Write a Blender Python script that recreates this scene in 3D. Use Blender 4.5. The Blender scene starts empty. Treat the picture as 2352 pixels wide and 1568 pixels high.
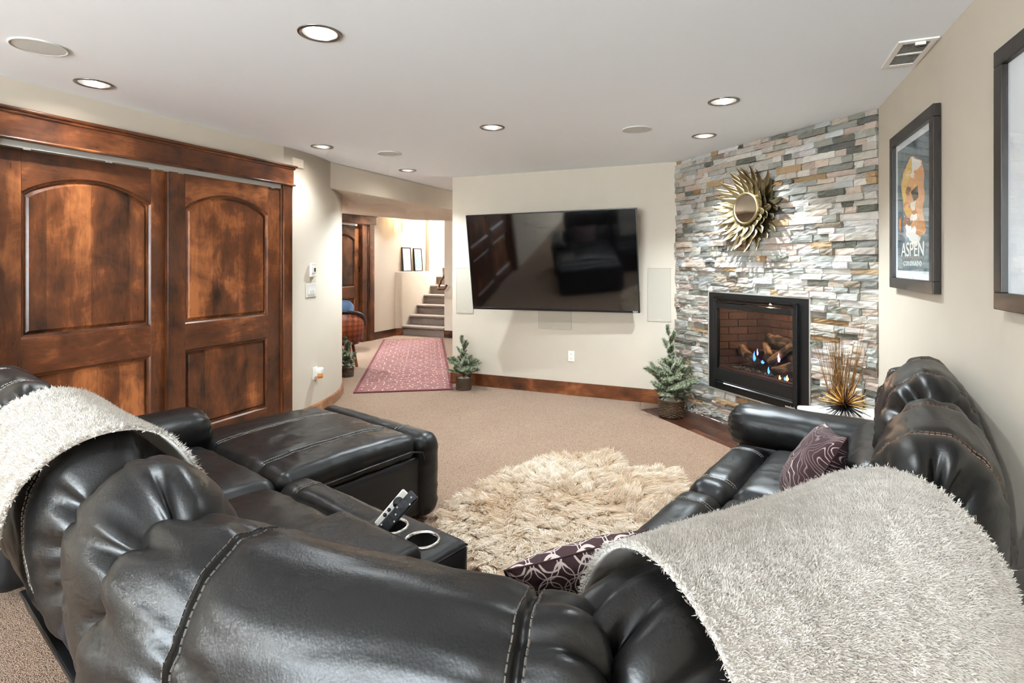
import bpy, bmesh, math, random
import numpy as np
from mathutils import Vector, Matrix
random.seed(7); np.random.seed(7)
PI=math.pi
S=bpy.context.scene; C=S.collection
# ---------------------------------------------------------------- camera, world, lights, exposure
FPX=1260.0; YAW=math.radians(23.5); CAMH=1.43; CEIL=2.44
cam=bpy.data.cameras.new('camera'); camo=bpy.data.objects.new('camera',cam); C.objects.link(camo)
cam.sensor_width=36; cam.lens=36*FPX/2352; cam.shift_y=(603-784)/2352; cam.clip_start=.02
camo.location=(0,0,CAMH); camo.rotation_euler=(PI/2,0,YAW); S.camera=camo
S.view_settings.view_transform='Standard'; S.view_settings.look='None'; S.view_settings.gamma=1
S.view_settings.use_curve_mapping=False; S.view_settings.exposure=2.5
S.cycles.use_denoising=True; S.cycles.max_bounces=7; S.cycles.diffuse_bounces=4; S.cycles.glossy_bounces=3; S.cycles.transparent_max_bounces=6
S.cycles.use_light_tree=False; S.cycles.use_adaptive_sampling=True; S.cycles.adaptive_threshold=.06; S.cycles.adaptive_min_samples=14
S.cycles.caustics_reflective=False; S.cycles.caustics_refractive=False
S.cycles.sample_clamp_indirect=6
W=bpy.data.worlds.new('world'); S.world=W; W.use_nodes=True
W.node_tree.nodes['Background'].inputs[0].default_value=(.85,.92,1,1); W.node_tree.nodes['Background'].inputs[1].default_value=1.0
SPOT_W=27.5
def area(name,loc,rot,sx,sy,power,col=(1,1,1)):
    l=bpy.data.lights.new(name,'AREA'); l.shape='RECTANGLE'; l.size=sx; l.size_y=sy; l.energy=power; l.color=col
    o=bpy.data.objects.new(name,l); C.objects.link(o); o.location=loc; o.rotation_euler=rot; return o
area('daylight_rear_window',(-1.4,-3.42,1.45),(-PI/2,0,PI),2.3,1.5,75,(.82,.93,1))
area('stairwell_daylight',(-5.85,10.9,2.9),(0,0,0),.8,1.6,45,(.95,.98,1))
area('hall_fill_light',(-6.2,4.0,2.0),(0,-PI/2.6,0),1.0,1.0,60,(.92,.97,1))  # unseen fill light without a window, added to brighten the hall soffit

# ---------------------------------------------------------------- helpers
def setp(o,label=None,cat=None,group=None,kind=None):
    if label: o['label']=label
    if cat: o['category']=cat
    if group: o['group']=group
    if kind: o['kind']=kind
    return o
def empty(name,loc,label,cat,rz=0,group=None,kind=None):
    o=bpy.data.objects.new(name,None); C.objects.link(o); o.location=loc; o.rotation_euler=(0,0,rz); o.empty_display_size=.1
    return setp(o,label,cat,group,kind)
def linkmesh(name,me,mat,parent=None,smooth=False):
    o=bpy.data.objects.new(name,me); C.objects.link(o)
    if mat: me.materials.append(mat) if not me.materials else None
    if smooth: me.polygons.foreach_set('use_smooth',[True]*len(me.polygons))
    if parent: o.parent=parent
    return o
class MB:
    def __init__(s): s.v=[]; s.f=[]
    def add(s,vs,fs):
        n=len(s.v); s.v+= [tuple(map(float,p)) for p in vs]; s.f+=[tuple(i+n for i in f) for f in fs]; return s
    def box(s,x0,x1,y0,y1,z0,z1):
        return s.add([(x0,y0,z0),(x1,y0,z0),(x1,y1,z0),(x0,y1,z0),(x0,y0,z1),(x1,y0,z1),(x1,y1,z1),(x0,y1,z1)],
          [(0,3,2,1),(4,5,6,7),(0,1,5,4),(1,2,6,5),(2,3,7,6),(3,0,4,7)])
    def hexa(s,b,t):  # bottom 4 pts, top 4 pts
        return s.add(list(b)+list(t),[(0,3,2,1),(4,5,6,7),(0,1,5,4),(1,2,6,5),(2,3,7,6),(3,0,4,7)])
    def prism(s,poly,f0,f1):  # poly 2d points; f0,f1 map (a,b)->xyz at both ends
        n=len(poly); 
        return s.add([f0(*p) for p in poly]+[f1(*p) for p in poly],[tuple(range(n-1,-1,-1)),tuple(range(n,2*n))]+[(i,(i+1)%n,n+(i+1)%n,n+i) for i in range(n)])
    def lathe(s,prof,n=24,c=(0,0,0),caps=True):
        vs=[];fs=[]
        for r,z in prof:
            for k in range(n):
                a=2*PI*k/n; vs.append((c[0]+r*math.cos(a),c[1]+r*math.sin(a),c[2]+z))
        for i in range(len(prof)-1):
            for k in range(n): fs.append((i*n+k,i*n+(k+1)%n,(i+1)*n+(k+1)%n,(i+1)*n+k))
        if caps:
            fs.append(tuple(range(n-1,-1,-1))); fs.append(tuple((len(prof)-1)*n+k for k in range(n)))
        return s.add(vs,fs)
    def tube(s,path,rad,n=6,closed=False,caps=True):
        P=[Vector(p) for p in path]; m=len(P); vs=[];fs=[]; up=None
        for i,p in enumerate(P):
            if closed: t=(P[(i+1)%m]-P[i-1])
            else: t=P[min(i+1,m-1)]-P[max(i-1,0)]
            if t.length<1e-9: t=Vector((0,0,1))
            t.normalize()
            if up is None:
                up=Vector((0,0,1)) if abs(t.z)<.9 else Vector((1,0,0))
            a=t.cross(up)
            if a.length<1e-6: a=t.orthogonal()
            a.normalize(); b=a.cross(t); b.normalize(); up=b
            r=rad[i] if hasattr(rad,'__len__') else rad
            for k in range(n):
                w=2*PI*k/n; q=p+a*(r*math.cos(w))+b*(r*math.sin(w)); vs.append(tuple(q))
        mm=m if closed else m-1
        for i in range(mm):
            for k in range(n):
                j=(i+1)%m; fs.append((i*n+k,i*n+(k+1)%n,j*n+(k+1)%n,j*n+k))
        if not closed and caps: fs.append(tuple(range(n-1,-1,-1))); fs.append(tuple((m-1)*n+k for k in range(n)))
        return s.add(vs,fs)
    def mesh(s,name):
        me=bpy.data.meshes.new(name); me.from_pydata(s.v,[],s.f); me.update(); return me
    def build(s,name,mat,parent=None,smooth=False,bevel=0,seg=2,angle=40,label=None,cat=None,kind=None,group=None):
        o=linkmesh(name,s.mesh(name),mat,parent,smooth)
        if bevel:
            b=o.modifiers.new('bevel','BEVEL'); b.width=bevel; b.segments=seg; b.limit_method='ANGLE'; b.angle_limit=math.radians(angle)
            if seg>1: o.data.polygons.foreach_set('use_smooth',[True]*len(o.data.polygons)); 
            if seg>1: o.modifiers.new('wn','WEIGHTED_NORMAL')
        return setp(o,label,cat,group,kind)
def gridmesh(name,A,mat,parent=None,cu=False,cv=False,smooth=True):
    nu,nv=A.shape[:2]; V=A.reshape(-1,3)
    iu=np.arange(nu if cu else nu-1); iv=np.arange(nv if cv else nv-1)
    I,J=np.meshgrid(iu,iv,indexing='ij'); I2=(I+1)%nu; J2=(J+1)%nv
    Fq=np.stack([I*nv+J,I2*nv+J,I2*nv+J2,I*nv+J2],-1).reshape(-1,4)
    return npmesh(name,V,Fq,mat,parent,smooth)
def npmesh(name,V,Fa,mat,parent=None,smooth=True):
    me=bpy.data.meshes.new(name); V=np.asarray(V,np.float32); Fa=np.asarray(Fa,np.int32); k=Fa.shape[1]
    me.vertices.add(len(V)); me.vertices.foreach_set('co',V.ravel())
    me.loops.add(Fa.size); me.loops.foreach_set('vertex_index',Fa.ravel())
    me.polygons.add(len(Fa)); me.polygons.foreach_set('loop_start',np.arange(0,Fa.size,k,dtype=np.int32))
    me.polygons.foreach_set('loop_total',np.full(len(Fa),k,np.int32))
    if smooth: me.polygons.foreach_set('use_smooth',np.ones(len(Fa),bool))
    me.update(calc_edges=True); me.validate()
    return linkmesh(name,me,mat,parent)
def vnoise(P,seed=0):
    P=np.asarray(P,float); i=np.floor(P).astype(np.int64); f=P-i; f=f*f*(3-2*f)
    def h(x,y,z):
        n=(x*374761393+y*668265263+z*1440662683+seed*982451653)&0xffffffff
        n=((n^(n>>13))*1274126177)&0xffffffff; n=(n^(n>>16))&0xffff
        return n/65535.0
    r=0
    for a in (0,1):
        for b in (0,1):
            for c in (0,1):
                w=(f[...,0] if a else 1-f[...,0])*(f[...,1] if b else 1-f[...,1])*(f[...,2] if c else 1-f[...,2])
                r=r+w*h(i[...,0]+a,i[...,1]+b,i[...,2]+c)
    return r
def fbm(P,seed=0,o=3):
    r=0;a=.5;P=np.asarray(P,float)
    for k in range(o): r=r+a*vnoise(P*(2**k),seed+k); a*=.5
    return r/(1-.5**o)
def ridge(P,seed=0): return 1-np.abs(2*vnoise(P,seed)-1)

# ---------------------------------------------------------------- materials
def srgb(r,g,b):
    f=lambda c:(c/255/12.92 if c/255<=.04045 else ((c/255+.055)/1.055)**2.4)
    return (f(r),f(g),f(b),1)
class NT:
    def __init__(s,name):
        s.m=bpy.data.materials.new(name); s.m.use_nodes=True; s.t=s.m.node_tree; s.b=s.t.nodes['Principled BSDF']; s.out=s.t.nodes['Material Output']
    def n(s,typ,**kw):
        nd=s.t.nodes.new(typ)
        for k,v in kw.items():
            if k.startswith('i_'):
                key=k[2:]; key=int(key) if key.isdigit() else key.replace('_',' ')
                s.setin(nd.inputs[key],v)
            else: setattr(nd,k,v)
        return nd
    def setin(s,sock,v):
        if hasattr(v,'is_linked') or isinstance(v,bpy.types.NodeSocket): s.t.links.new(v,sock)
        else: sock.default_value=v
    def set(s,**kw):
        for k,v in kw.items(): s.setin(s.b.inputs[k.replace('_',' ')],v)
        return s
    def co(s,kind='Object'): return s.n('ShaderNodeTexCoord').outputs[kind]
    def map(s,v,scale=(1,1,1),loc=(0,0,0),rot=(0,0,0)):
        return s.n('ShaderNodeMapping',i_0=v,i_1=loc,i_2=rot,i_3=scale).outputs[0]
    def noise(s,v,scale=5,detail=3,rough=.5,dist=0,out=0):
        return s.n('ShaderNodeTexNoise',i_Vector=v,i_Scale=scale,i_Detail=detail,i_Roughness=rough,i_Distortion=dist).outputs[out]
    def ramp(s,fac,stops,interp='LINEAR'):
        r=s.n('ShaderNodeValToRGB',i_0=fac); e=r.color_ramp.elements; r.color_ramp.interpolation=interp
        while len(e)<len(stops): e.new(.5)
        for k,(p,c) in enumerate(stops): e[k].position=p; e[k].color=c if len(c)==4 else (*c,1)
        return r.outputs[0]
    def mix(s,fac,a,b,mode='MIX'):
        m=s.n('ShaderNodeMix',data_type='RGBA',blend_type=mode); s.setin(m.inputs[0],fac); s.setin(m.inputs[6],a); s.setin(m.inputs[7],b); return m.outputs[2]
    def math(s,op,a,b=None,c=None):
        m=s.n('ShaderNodeMath',operation=op); s.setin(m.inputs[0],a)
        if b is not None: s.setin(m.inputs[1],b)
        if c is not None: s.setin(m.inputs[2],c)
        return m.outputs[0]
    def bump(s,h,strength=.3,dist=.01):
        b=s.n('ShaderNodeBump',i_Height=h,i_Strength=strength,i_Distance=dist); s.t.links.new(b.outputs[0],s.b.inputs['Normal']); return b
def flat(name,col,rough=.5,metal=0,spec=.5,emit=None,es=1):
    t=NT(name).set(Base_Color=col,Roughness=rough,Metallic=metal); t.b.inputs['Specular IOR Level'].default_value=spec
    if emit: t.set(Emission_Color=emit,Emission_Strength=es)
    return t.m
def m_paint(name,col,rough=.85,var=.05,bump=.12):
    t=NT(name); v=t.co(); n=t.noise(v,3.5,4,.6); c2=tuple(x*(1-var*2) for x in col[:3])+(1,)
    t.set(Base_Color=t.mix(n,c2,col),Roughness=rough); t.bump(t.noise(v,38,3,.6),bump,.004); return t.m
M={}
M['wall']=m_paint('wall_paint',srgb(206,194,177),.8,.05)
M['ceil']=m_paint('ceiling_paint',srgb(243,247,252),.9,.01,.06)
M['white']=flat('white_plastic',srgb(238,235,228),.4)
M['offwhite']=flat('speaker_grille_paint',srgb(184,175,160),.75)
M['grille']=flat('ceiling_grille_paint',srgb(205,203,199),.8)
M['black']=flat('black_metal',srgb(16,16,17),.4)
M['blackgloss']=flat('black_gloss',srgb(10,10,11),.15)
M['dark']=flat('dark_cavity',srgb(8,8,9),.8)
M['steel']=flat('brushed_steel',srgb(150,148,145),.28,1)
M['chrome']=flat('chrome_ring',srgb(215,215,212),.15,1)
M['track']=flat('track_metal',srgb(176,172,164),.45,.4)
M['bulb']=flat('lamp_glow',(1,1,1,1),.5,emit=(1,.97,.92,1),es=30)
def m_wood(name,axis='z',dark=srgb(40,21,12),mid=srgb(106,58,31),lite=srgb(168,102,58),rough=.3,planks=0,scale=1.0):
    t=NT(name); v=t.co(); r=t.n('ShaderNodeObjectInfo').outputs['Random']
    off=t.n('ShaderNodeCombineXYZ',i_0=t.math('MULTIPLY',r,17.0),i_1=t.math('MULTIPLY',r,31.0),i_2=t.math('MULTIPLY',r,53.0)).outputs[0]
    v=t.n('ShaderNodeVectorMath',operation='ADD',i_0=v,i_1=off).outputs[0]
    k={'z':(1,1,.16),'y':(1,.16,1),'x':(.16,1,1)}[axis]; k=tuple(a*scale for a in k)
    warp=t.noise(t.map(v,(2*scale,2*scale,2*scale)),1.2,2,.5,out=1)
    vg=t.n('ShaderNodeVectorMath',operation='MULTIPLY_ADD',i_0=warp,i_1=(.12,.12,.12),i_2=v).outputs[0]
    big=t.noise(t.map(vg,tuple(a*4.5 for a in k)),1.0,4,.55,.6)
    cloud=t.noise(v,3.4*scale,4,.62,.5)
    fine=t.noise(t.map(vg,tuple(a*60 for a in k)),1.0,3,.6)
    knot=t.n('ShaderNodeTexVoronoi',i_Vector=t.map(vg,tuple(2.6*scale*(1 if a>.5*scale else .6) for a in k)),i_Scale=1.0).outputs['Distance']
    kf=t.ramp(knot,[(.0,(1,1,1)),(.07,(.9,.9,.9)),(.2,(0,0,0))])
    f=t.math('ADD',t.math('MULTIPLY',big,.55),t.math('MULTIPLY',cloud,.6))
    f=t.math('ADD',f,t.math('MULTIPLY',t.math('SUBTRACT',fine,.5),.16)); f=t.math('SUBTRACT',f,.075)
    f=t.math('ADD',f,t.math('MULTIPLY',t.math('SUBTRACT',r,.5),.10))
    if planks:
        st=t.math('FLOOR',t.math('MULTIPLY',t.n('ShaderNodeSeparateXYZ',i_0=v).outputs[1],planks)); wnz=t.n('ShaderNodeTexWhiteNoise',noise_dimensions='1D'); t.setin(wnz.inputs['W'],st); f=t.math('ADD',f,t.math('MULTIPLY',t.math('SUBTRACT',wnz.outputs['Value'],.45),.17))
    col=t.ramp(f,[(.33,dark),(.45,tuple(.5*a+.5*b for a,b in zip(dark,mid))),(.55,mid),(.70,lite)])
    col=t.mix(t.math('MULTIPLY',kf,.85),col,tuple(a*.5 for a in dark[:3])+(1,))
    t.set(Base_Color=col,Roughness=t.math('ADD',t.math('MULTIPLY',fine,.15),rough-.07)); t.b.inputs['Coat Weight'].default_value=.25; t.b.inputs['Coat Roughness'].default_value=.2
    t.bump(fine,.08,.003); return t.m
M['wz']=m_wood('alder_vertical_grain','z'); M['wy']=m_wood('alder_horizontal_grain','y'); M['wx']=m_wood('alder_cross_grain','x')
M['wz_panel']=m_wood('alder_panel','z',scale=1.1,lite=srgb(182,110,62),mid=srgb(112,62,33),planks=8.5)
M['wcurve']=m_wood('alder_light_baseboard','x',dark=srgb(120,76,48),mid=srgb(168,118,82),lite=srgb(196,146,106))
M['hearth']=m_wood('hearth_walnut','x',dark=srgb(38,20,12),mid=srgb(74,40,24),lite=srgb(112,66,42),rough=.32)
def m_carpet():
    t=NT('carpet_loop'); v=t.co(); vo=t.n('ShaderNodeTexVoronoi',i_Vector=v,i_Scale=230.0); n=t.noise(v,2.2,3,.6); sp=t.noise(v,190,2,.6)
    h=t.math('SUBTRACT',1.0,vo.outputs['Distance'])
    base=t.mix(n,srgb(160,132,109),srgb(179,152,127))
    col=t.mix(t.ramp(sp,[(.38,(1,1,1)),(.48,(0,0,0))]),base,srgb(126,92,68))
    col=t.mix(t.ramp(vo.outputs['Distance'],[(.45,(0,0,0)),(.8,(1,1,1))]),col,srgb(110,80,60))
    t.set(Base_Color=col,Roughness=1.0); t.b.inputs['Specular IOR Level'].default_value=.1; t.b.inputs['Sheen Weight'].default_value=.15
    t.bump(t.math('ADD',h,t.math('MULTIPLY',sp,.7)),.9,.005); return t.m
M['carpet']=m_carpet()
def m_stair():
    t=NT('stair_carpet'); v=t.co(); sp=t.noise(v,70,3,.7)
    t.set(Base_Color=t.mix(sp,srgb(96,82,74),srgb(168,152,140)),Roughness=1.0); t.bump(sp,.9,.01); return t.m
M['stair']=m_stair()
def m_stone():
    t=NT('ledger_stone'); v=t.co(); a=t.n('ShaderNodeAttribute',attribute_name='tint').outputs[0]
    n=t.noise(v,16,5,.65,.4); n2=t.noise(t.map(v,(1,1,2.5)),42,4,.6)
    rust=t.noise(v,7,3,.6)
    c=t.mix(t.math('MULTIPLY',n,.75),t.mix(.0,a,a),t.mix(1,a,(.60,.60,.58,1),'MULTIPLY'))
    c=t.mix(t.ramp(rust,[(.62,(0,0,0)),(.74,(.55,.55,.55))]),c,srgb(178,128,84))
    t.set(Base_Color=c,Roughness=.72); t.b.inputs['Specular IOR Level'].default_value=.35
    t.bump(t.math('ADD',n,t.math('MULTIPLY',n2,.6)),.55,.012); return t.m
M['stone']=m_stone(); M['mortar']=flat('grey_backing',srgb(96,92,86),.9)
def m_leather(name='black_leather',c1=srgb(10,10,10),c2=srgb(22,20,19),rough=.36):
    t=NT(name); v=t.co(); vo=t.n('ShaderNodeTexVoronoi',i_Vector=v,i_Scale=260.0,feature='SMOOTH_F1'); n=t.noise(v,6,4,.6); w=t.noise(v,28,4,.6,1.2)
    t.set(Base_Color=t.mix(n,c1,c2),Roughness=t.math('ADD',t.math('MULTIPLY',n,.16),rough-.07)); t.b.inputs['Specular IOR Level'].default_value=.42
    w2=t.noise(t.map(v,(1,1,1.6)),190,4,.65,1.0); t.bump(t.math('ADD',t.math('MULTIPLY',vo.outputs['Distance'],.4),t.math('ADD',t.math('MULTIPLY',w,.5),t.math('MULTIPLY',w2,.25))),.2,.003); return t.m
M['leather']=m_leather(); M['leather2']=m_leather('black_leather_flat_panel',srgb(14,14,16),srgb(26,25,27),.42); M['leatherback']=m_leather('navy_black_back_panel',srgb(12,12,18),srgb(20,20,30),.5)
M['thread']=flat('grey_thread',srgb(158,150,142),.7); M['thread0']=flat('dark_grey_thread',srgb(92,86,81),.7); M['thread2']=flat('tan_thread',srgb(118,92,74),.7)
def m_fur(name,c1,c2,tr=.25):
    t=NT(name); a=t.n('ShaderNodeAttribute',attribute_name='tone').outputs[2]
    c=t.mix(a,c1,c2); t.set(Base_Color=c,Roughness=.9); t.b.inputs['Specular IOR Level'].default_value=.12
    tr_=t.n('ShaderNodeBsdfTranslucent',i_0=c); mx=t.n('ShaderNodeMixShader',i_0=tr,i_1=t.b.outputs[0],i_2=tr_.outputs[0]); t.t.links.new(mx.outputs[0],t.out.inputs[0]); return t.m
M['sherpa']=m_fur('white_sherpa',srgb(196,189,181),srgb(232,227,220)); M['sheep']=m_fur('sheepskin_wool',srgb(204,172,132),srgb(254,248,238),.35)
def m_runner():
    t=NT('runner_pattern'); v=t.co(); w=t.noise(t.map(v,(3,3,3)),2.5,2,.5,out=1)
    vv=t.n('ShaderNodeVectorMath',operation='MULTIPLY_ADD',i_0=w,i_1=(.09,.09,0),i_2=v).outputs[0]
    b=t.n('ShaderNodeTexBrick',i_Vector=vv,i_Scale=1.0); b.offset=.43; b.offset_frequency=2; b.squash=1.4; b.squash_frequency=3
    for k,x in (('Mortar Size',.0062),('Brick Width',.14),('Row Height',.062),('Mortar Smooth',.1),('Bias',0)): b.inputs[k].default_value=x
    b.inputs['Color1'].default_value=srgb(96,44,46); b.inputs['Color2'].default_value=srgb(122,62,60); b.inputs['Mortar'].default_value=srgb(204,164,148)
    n=t.noise(v,60,3,.6); n2=t.noise(v,1.1,2,.5)
    c=t.mix(t.math('MULTIPLY',n,.35),b.outputs[0],srgb(60,28,32)); c=t.mix(t.math('MULTIPLY',n2,.3),c,srgb(168,128,128))
    t.set(Base_Color=c,Roughness=1.0); t.bump(n,.6,.006); return t.m
M['runner']=m_runner(); M['runnerb']=flat('runner_border',srgb(104,50,52),1)
def m_pillow_wave():
    t=NT('plum_wave_fabric'); v=t.co('UV'); d=t.noise(v,2.3,2,.4,.4)
    f=t.math('FRACT',t.math('MULTIPLY',d,26.0)); g=t.math('ABSOLUTE',t.math('SUBTRACT',f,.5))
    l=t.ramp(g,[(.0,(1,1,1)),(.075,(1,1,1)),(.11,(0,0,0))]); k=t.ramp(t.noise(v,1.7,1,.5),[(.40,(.3,.3,.3)),(.52,(1,1,1))])
    t.set(Base_Color=t.mix(t.mix(1,l,k,'MULTIPLY'),srgb(62,35,39),srgb(198,176,170)),Roughness=.8); t.b.inputs['Sheen Weight'].default_value=.05
    t.bump(t.noise(t.co('UV'),180,2,.5),.2,.002); return t.m
def m_pillow_circ():
    t=NT('plum_circle_fabric'); v=t.co('UV'); acc=None
    for ox,oy,sc in ((0,0,5.5),(.5,.5,5.5),(.25,.1,4.1)):
        p=t.map(v,(sc,sc,1),(ox,oy,0)); s=t.n('ShaderNodeSeparateXYZ',i_0=p)
        x=t.math('SUBTRACT',t.math('FRACT',s.outputs[0]),.5); y=t.math('SUBTRACT',t.math('FRACT',s.outputs[1]),.5)
        r=t.math('SQRT',t.math('ADD',t.math('MULTIPLY',x,x),t.math('MULTIPLY',y,y)))
        g=t.math('LESS_THAN',t.math('ABSOLUTE',t.math('SUBTRACT',r,.44)),.02 if sc>4 else .015)
        acc=g if acc is None else t.math('MAXIMUM',acc,g)
    t.set(Base_Color=t.mix(acc,srgb(70,44,47),srgb(222,206,200)),Roughness=.8); return t.m
M['pw']=m_pillow_wave(); M['pc']=m_pillow_circ()
M['gold']=flat('antique_gold',srgb(168,152,118),.36,1); M['gold2']=flat('brass_tip',srgb(214,160,84),.35,1)
M['mirror']=flat('mirror_glass',srgb(225,222,215),.03,1)
M['screen']=flat('tv_screen',srgb(5,5,6),.06,0,1.0); _s=M['screen'].node_tree.nodes['Principled BSDF']; _s.inputs['Coat Weight'].default_value=.8; _s.inputs['Coat Roughness'].default_value=.06; M['bezel']=flat('tv_bezel',srgb(12,12,13),.3)
M['frameb']=flat('espresso_frame',srgb(40,33,28),.35); M['mat']=flat('poster_mat',srgb(222,226,230),.5)
M['lit']=flat('white_lettering',srgb(236,236,230),.6)
def m_glass(name='pane',rough=0.0):
    t=NT(name); g=t.n('ShaderNodeBsdfGlossy',i_0=(1,1,1,1),i_1=.02); tr=t.n('ShaderNodeBsdfTransparent'); fr=t.n('ShaderNodeFresnel',i_0=1.45)
    mx=t.n('ShaderNodeMixShader',i_0=fr.outputs[0],i_1=tr.outputs[0],i_2=g.outputs[0]); t.t.links.new(mx.outputs[0],t.out.inputs[0]); return t.m
M['glass']=m_glass()
def m_glaze():
    t=NT('poster_glazing'); g=t.n('ShaderNodeBsdfGlossy',i_0=(1,1,1,1),i_1=.02); tr=t.n('ShaderNodeBsdfTransparent'); fr=t.n('ShaderNodeFresnel',i_0=1.45)
    mx=t.n('ShaderNodeMixShader',i_0=t.math('MULTIPLY',fr.outputs[0],.2),i_1=tr.outputs[0],i_2=g.outputs[0]); t.t.links.new(mx.outputs[0],t.out.inputs[0]); return t.m
M['glaze']=m_glaze()
def m_brick():
    t=NT('firebrick'); v=t.co(); r=t.n('ShaderNodeObjectInfo').outputs['Random']; n=t.noise(v,30,4,.6)
    t.set(Base_Color=t.mix(n,srgb(38,27,23),t.ramp(r,[(0,srgb(70,45,35)),(1,srgb(98,68,52))])),Roughness=.9); t.bump(n,.5,.006); return t.m
M['brick']=m_brick()
def m_log():
    t=NT('ceramic_log'); v=t.co(); n=t.noise(t.map(v,(1,9,9)),9,5,.7); b=t.noise(v,5,2,.5)
    c=t.ramp(n,[(.35,srgb(46,34,26)),(.5,srgb(128,98,68)),(.68,srgb(188,158,118))]); c=t.mix(t.ramp(b,[(.46,(0,0,0)),(.58,(1,1,1))]),c,srgb(26,22,20))
    t.set(Base_Color=c,Roughness=.9); t.bump(n,.7,.01); return t.m
M['log']=m_log(); M['ember']=flat('ash_ember',srgb(92,90,86),.9)
def m_flame(name,col,es,k):
    t=NT(name); em=t.n('ShaderNodeEmission',i_0=col,i_1=es); tr=t.n('ShaderNodeBsdfTransparent'); lw=t.n('ShaderNodeLayerWeight',i_0=.35)
    mx=t.n('ShaderNodeMixShader',i_0=t.math('MULTIPLY',t.math('SUBTRACT',1.0,lw.outputs['Facing']),k),i_1=tr.outputs[0],i_2=em.outputs[0]); t.t.links.new(mx.outputs[0],t.out.inputs[0]); return t.m
M['flame_b']=m_flame('blue_flame',(.05,.18,1,1),.9,.85); M['flame_p']=m_flame('violet_flame',(.6,.42,1,1),.6,.7); M['flame_o']=m_flame('orange_flame',(1,.4,.12,1),1.2,.8)
def m_needle():
    t=NT('frosted_needle'); a=t.n('ShaderNodeAttribute',attribute_name='tone').outputs[2]; r=t.n('ShaderNodeObjectInfo').outputs['Random']
    c=t.ramp(a,[(0,srgb(56,68,44)),(.5,srgb(112,128,90)),(1,srgb(224,224,206))]); c=t.mix(t.math('MULTIPLY',r,.35),c,srgb(120,118,96))
    t.set(Base_Color=c,Roughness=.7); return t.m
M['needle']=m_needle(); M['bark']=flat('brown_stem',srgb(74,58,46),.9); M['moss']=flat('snowy_moss',srgb(196,192,176),.95)
def m_wicker():
    t=NT('wicker'); n=t.noise(t.co(),60,3,.6); t.set(Base_Color=t.mix(n,srgb(46,32,24),srgb(120,94,68)),Roughness=.65); return t.m
M['wicker']=m_wicker()
def m_table():
    t=NT('whitewashed_wood'); n=t.noise(t.map(t.co(),(2,22,22)),4,4,.6); t.set(Base_Color=t.mix(n,srgb(222,216,206),srgb(240,237,231)),Roughness=.5); return t.m
M['table']=m_table(); M['grass']=flat('dried_grass',srgb(134,92,40),.8); M['spine']=flat('black_spine',srgb(22,20,19),.4,.5)
M['cblue']=flat('blue_upholstery',srgb(36,54,78),.6); M['cseat']=flat('black_vinyl',srgb(24,26,32),.35)
def m_diamond():
    t=NT('diamond_weave'); v=t.map(t.co('UV'),(19,15,1),rot=(0,0,PI/4)); ck=t.n('ShaderNodeTexChecker',i_Vector=v,i_Scale=1.0); ck.inputs[1].default_value=srgb(150,74,34); ck.inputs[2].default_value=srgb(110,46,22)
    t.set(Base_Color=ck.outputs[0],Roughness=.5); return t.m
M['diamond']=m_diamond(); M['cwood']=m_wood('chair_mahogany','z',dark=srgb(60,26,14),mid=srgb(118,58,28),lite=srgb(150,80,40))
M['amber']=flat('amber_oil',srgb(214,120,30),.1)
M['sconce']=flat('sconce_shade',srgb(240,190,110),.6,emit=(1,.62,.26,1),es=1.3); M['barkw']=flat('birch_bark_strip',srgb(168,118,66),.8)
M['lcd']=flat('thermostat_display',srgb(34,34,32),.3)
# ================================================================= structure
XL=-3.72; YT=5.70; SL=(-.676,5.706); SR=(.767,4.243)
# floor (carpet) with the notch of the wooden hearth
fp=[(-8.2,-3.6),(1.1,-3.6),(1.1,3.313),(-.988,5.401),(-.68,5.709),(-.68,6.0),(-3.2,6.0),(-3.2,12.6),(-8.2,12.6)]
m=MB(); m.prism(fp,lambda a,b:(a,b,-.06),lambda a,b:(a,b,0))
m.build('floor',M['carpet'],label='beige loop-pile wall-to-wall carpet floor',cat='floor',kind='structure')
# hearth planks: local frame along the stone wall
tv_=Vector((1,-1,0)).normalized(); nv_=Vector((-1,-1,0)).normalized()   # along wall, out of wall into the room
he=empty('hearth_floor',(SL[0],SL[1],0),'dark stained wooden hearth strip below the stone fireplace wall','hearth',rz=-PI/4,kind='structure')
rows=5; wd=.436/rows
for r in range(rows):
    x=-.06+(-.35*(r%2))
    while x<2.3:
        L=random.uniform(.7,1.1); x0=max(x,0.0 if r<0 else -.0); x1=min(x+L,2.3)
        if x1-x0>.05:
            m=MB(); m.box(x0+.0008,x1-.0008,-(r+1)*wd+.0008,-r*wd-.0008,-.05,-.004); m.build('plank',M['hearth'],he,bevel=.0015,seg=1)
        x+=L
# ceiling with real can recesses
LIGHTS=[(-1.74,1.88,.5),(-3.40,1.90,.36),(-3.42,3.72,.15),(-3.44,5.05,1.3),(-1.77,3.70,1),(-.154,3.68,.85),(-.34,4.62,1.5),(-.15,1.88,.25),(-3.40,.05,.3),(-1.74,-1.8,1),(-6.0,6.3,1.8),(-6.05,7.9,.45),(-3.55,7.3,1.5)]  # unseen entries added for brightness: room ones extend the grid, hall ones are fill
m=MB(); m.prism([(-8.2,-3.6),(1.2,-3.6),(1.2,12.6),(-8.2,12.6)],lambda a,b:(a,b,CEIL),lambda a,b:(a,b,CEIL+.16)); ce=m.build('ceiling',M['ceil'])
cut=MB(); ZL=lambda x,y:2.174 if x<-3.9 else CEIL
for x,y,p in LIGHTS:
    cut.lathe([(.078,-.02),(.078,.11)],32,(x,y,CEIL))
cut.box(-6.3,-5.36,9.6,12.4,2.3,2.7)
cu=cut.build('cut',None); bo=ce.modifiers.new('b','BOOLEAN'); bo.object=cu; bo.solver='EXACT'
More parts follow.
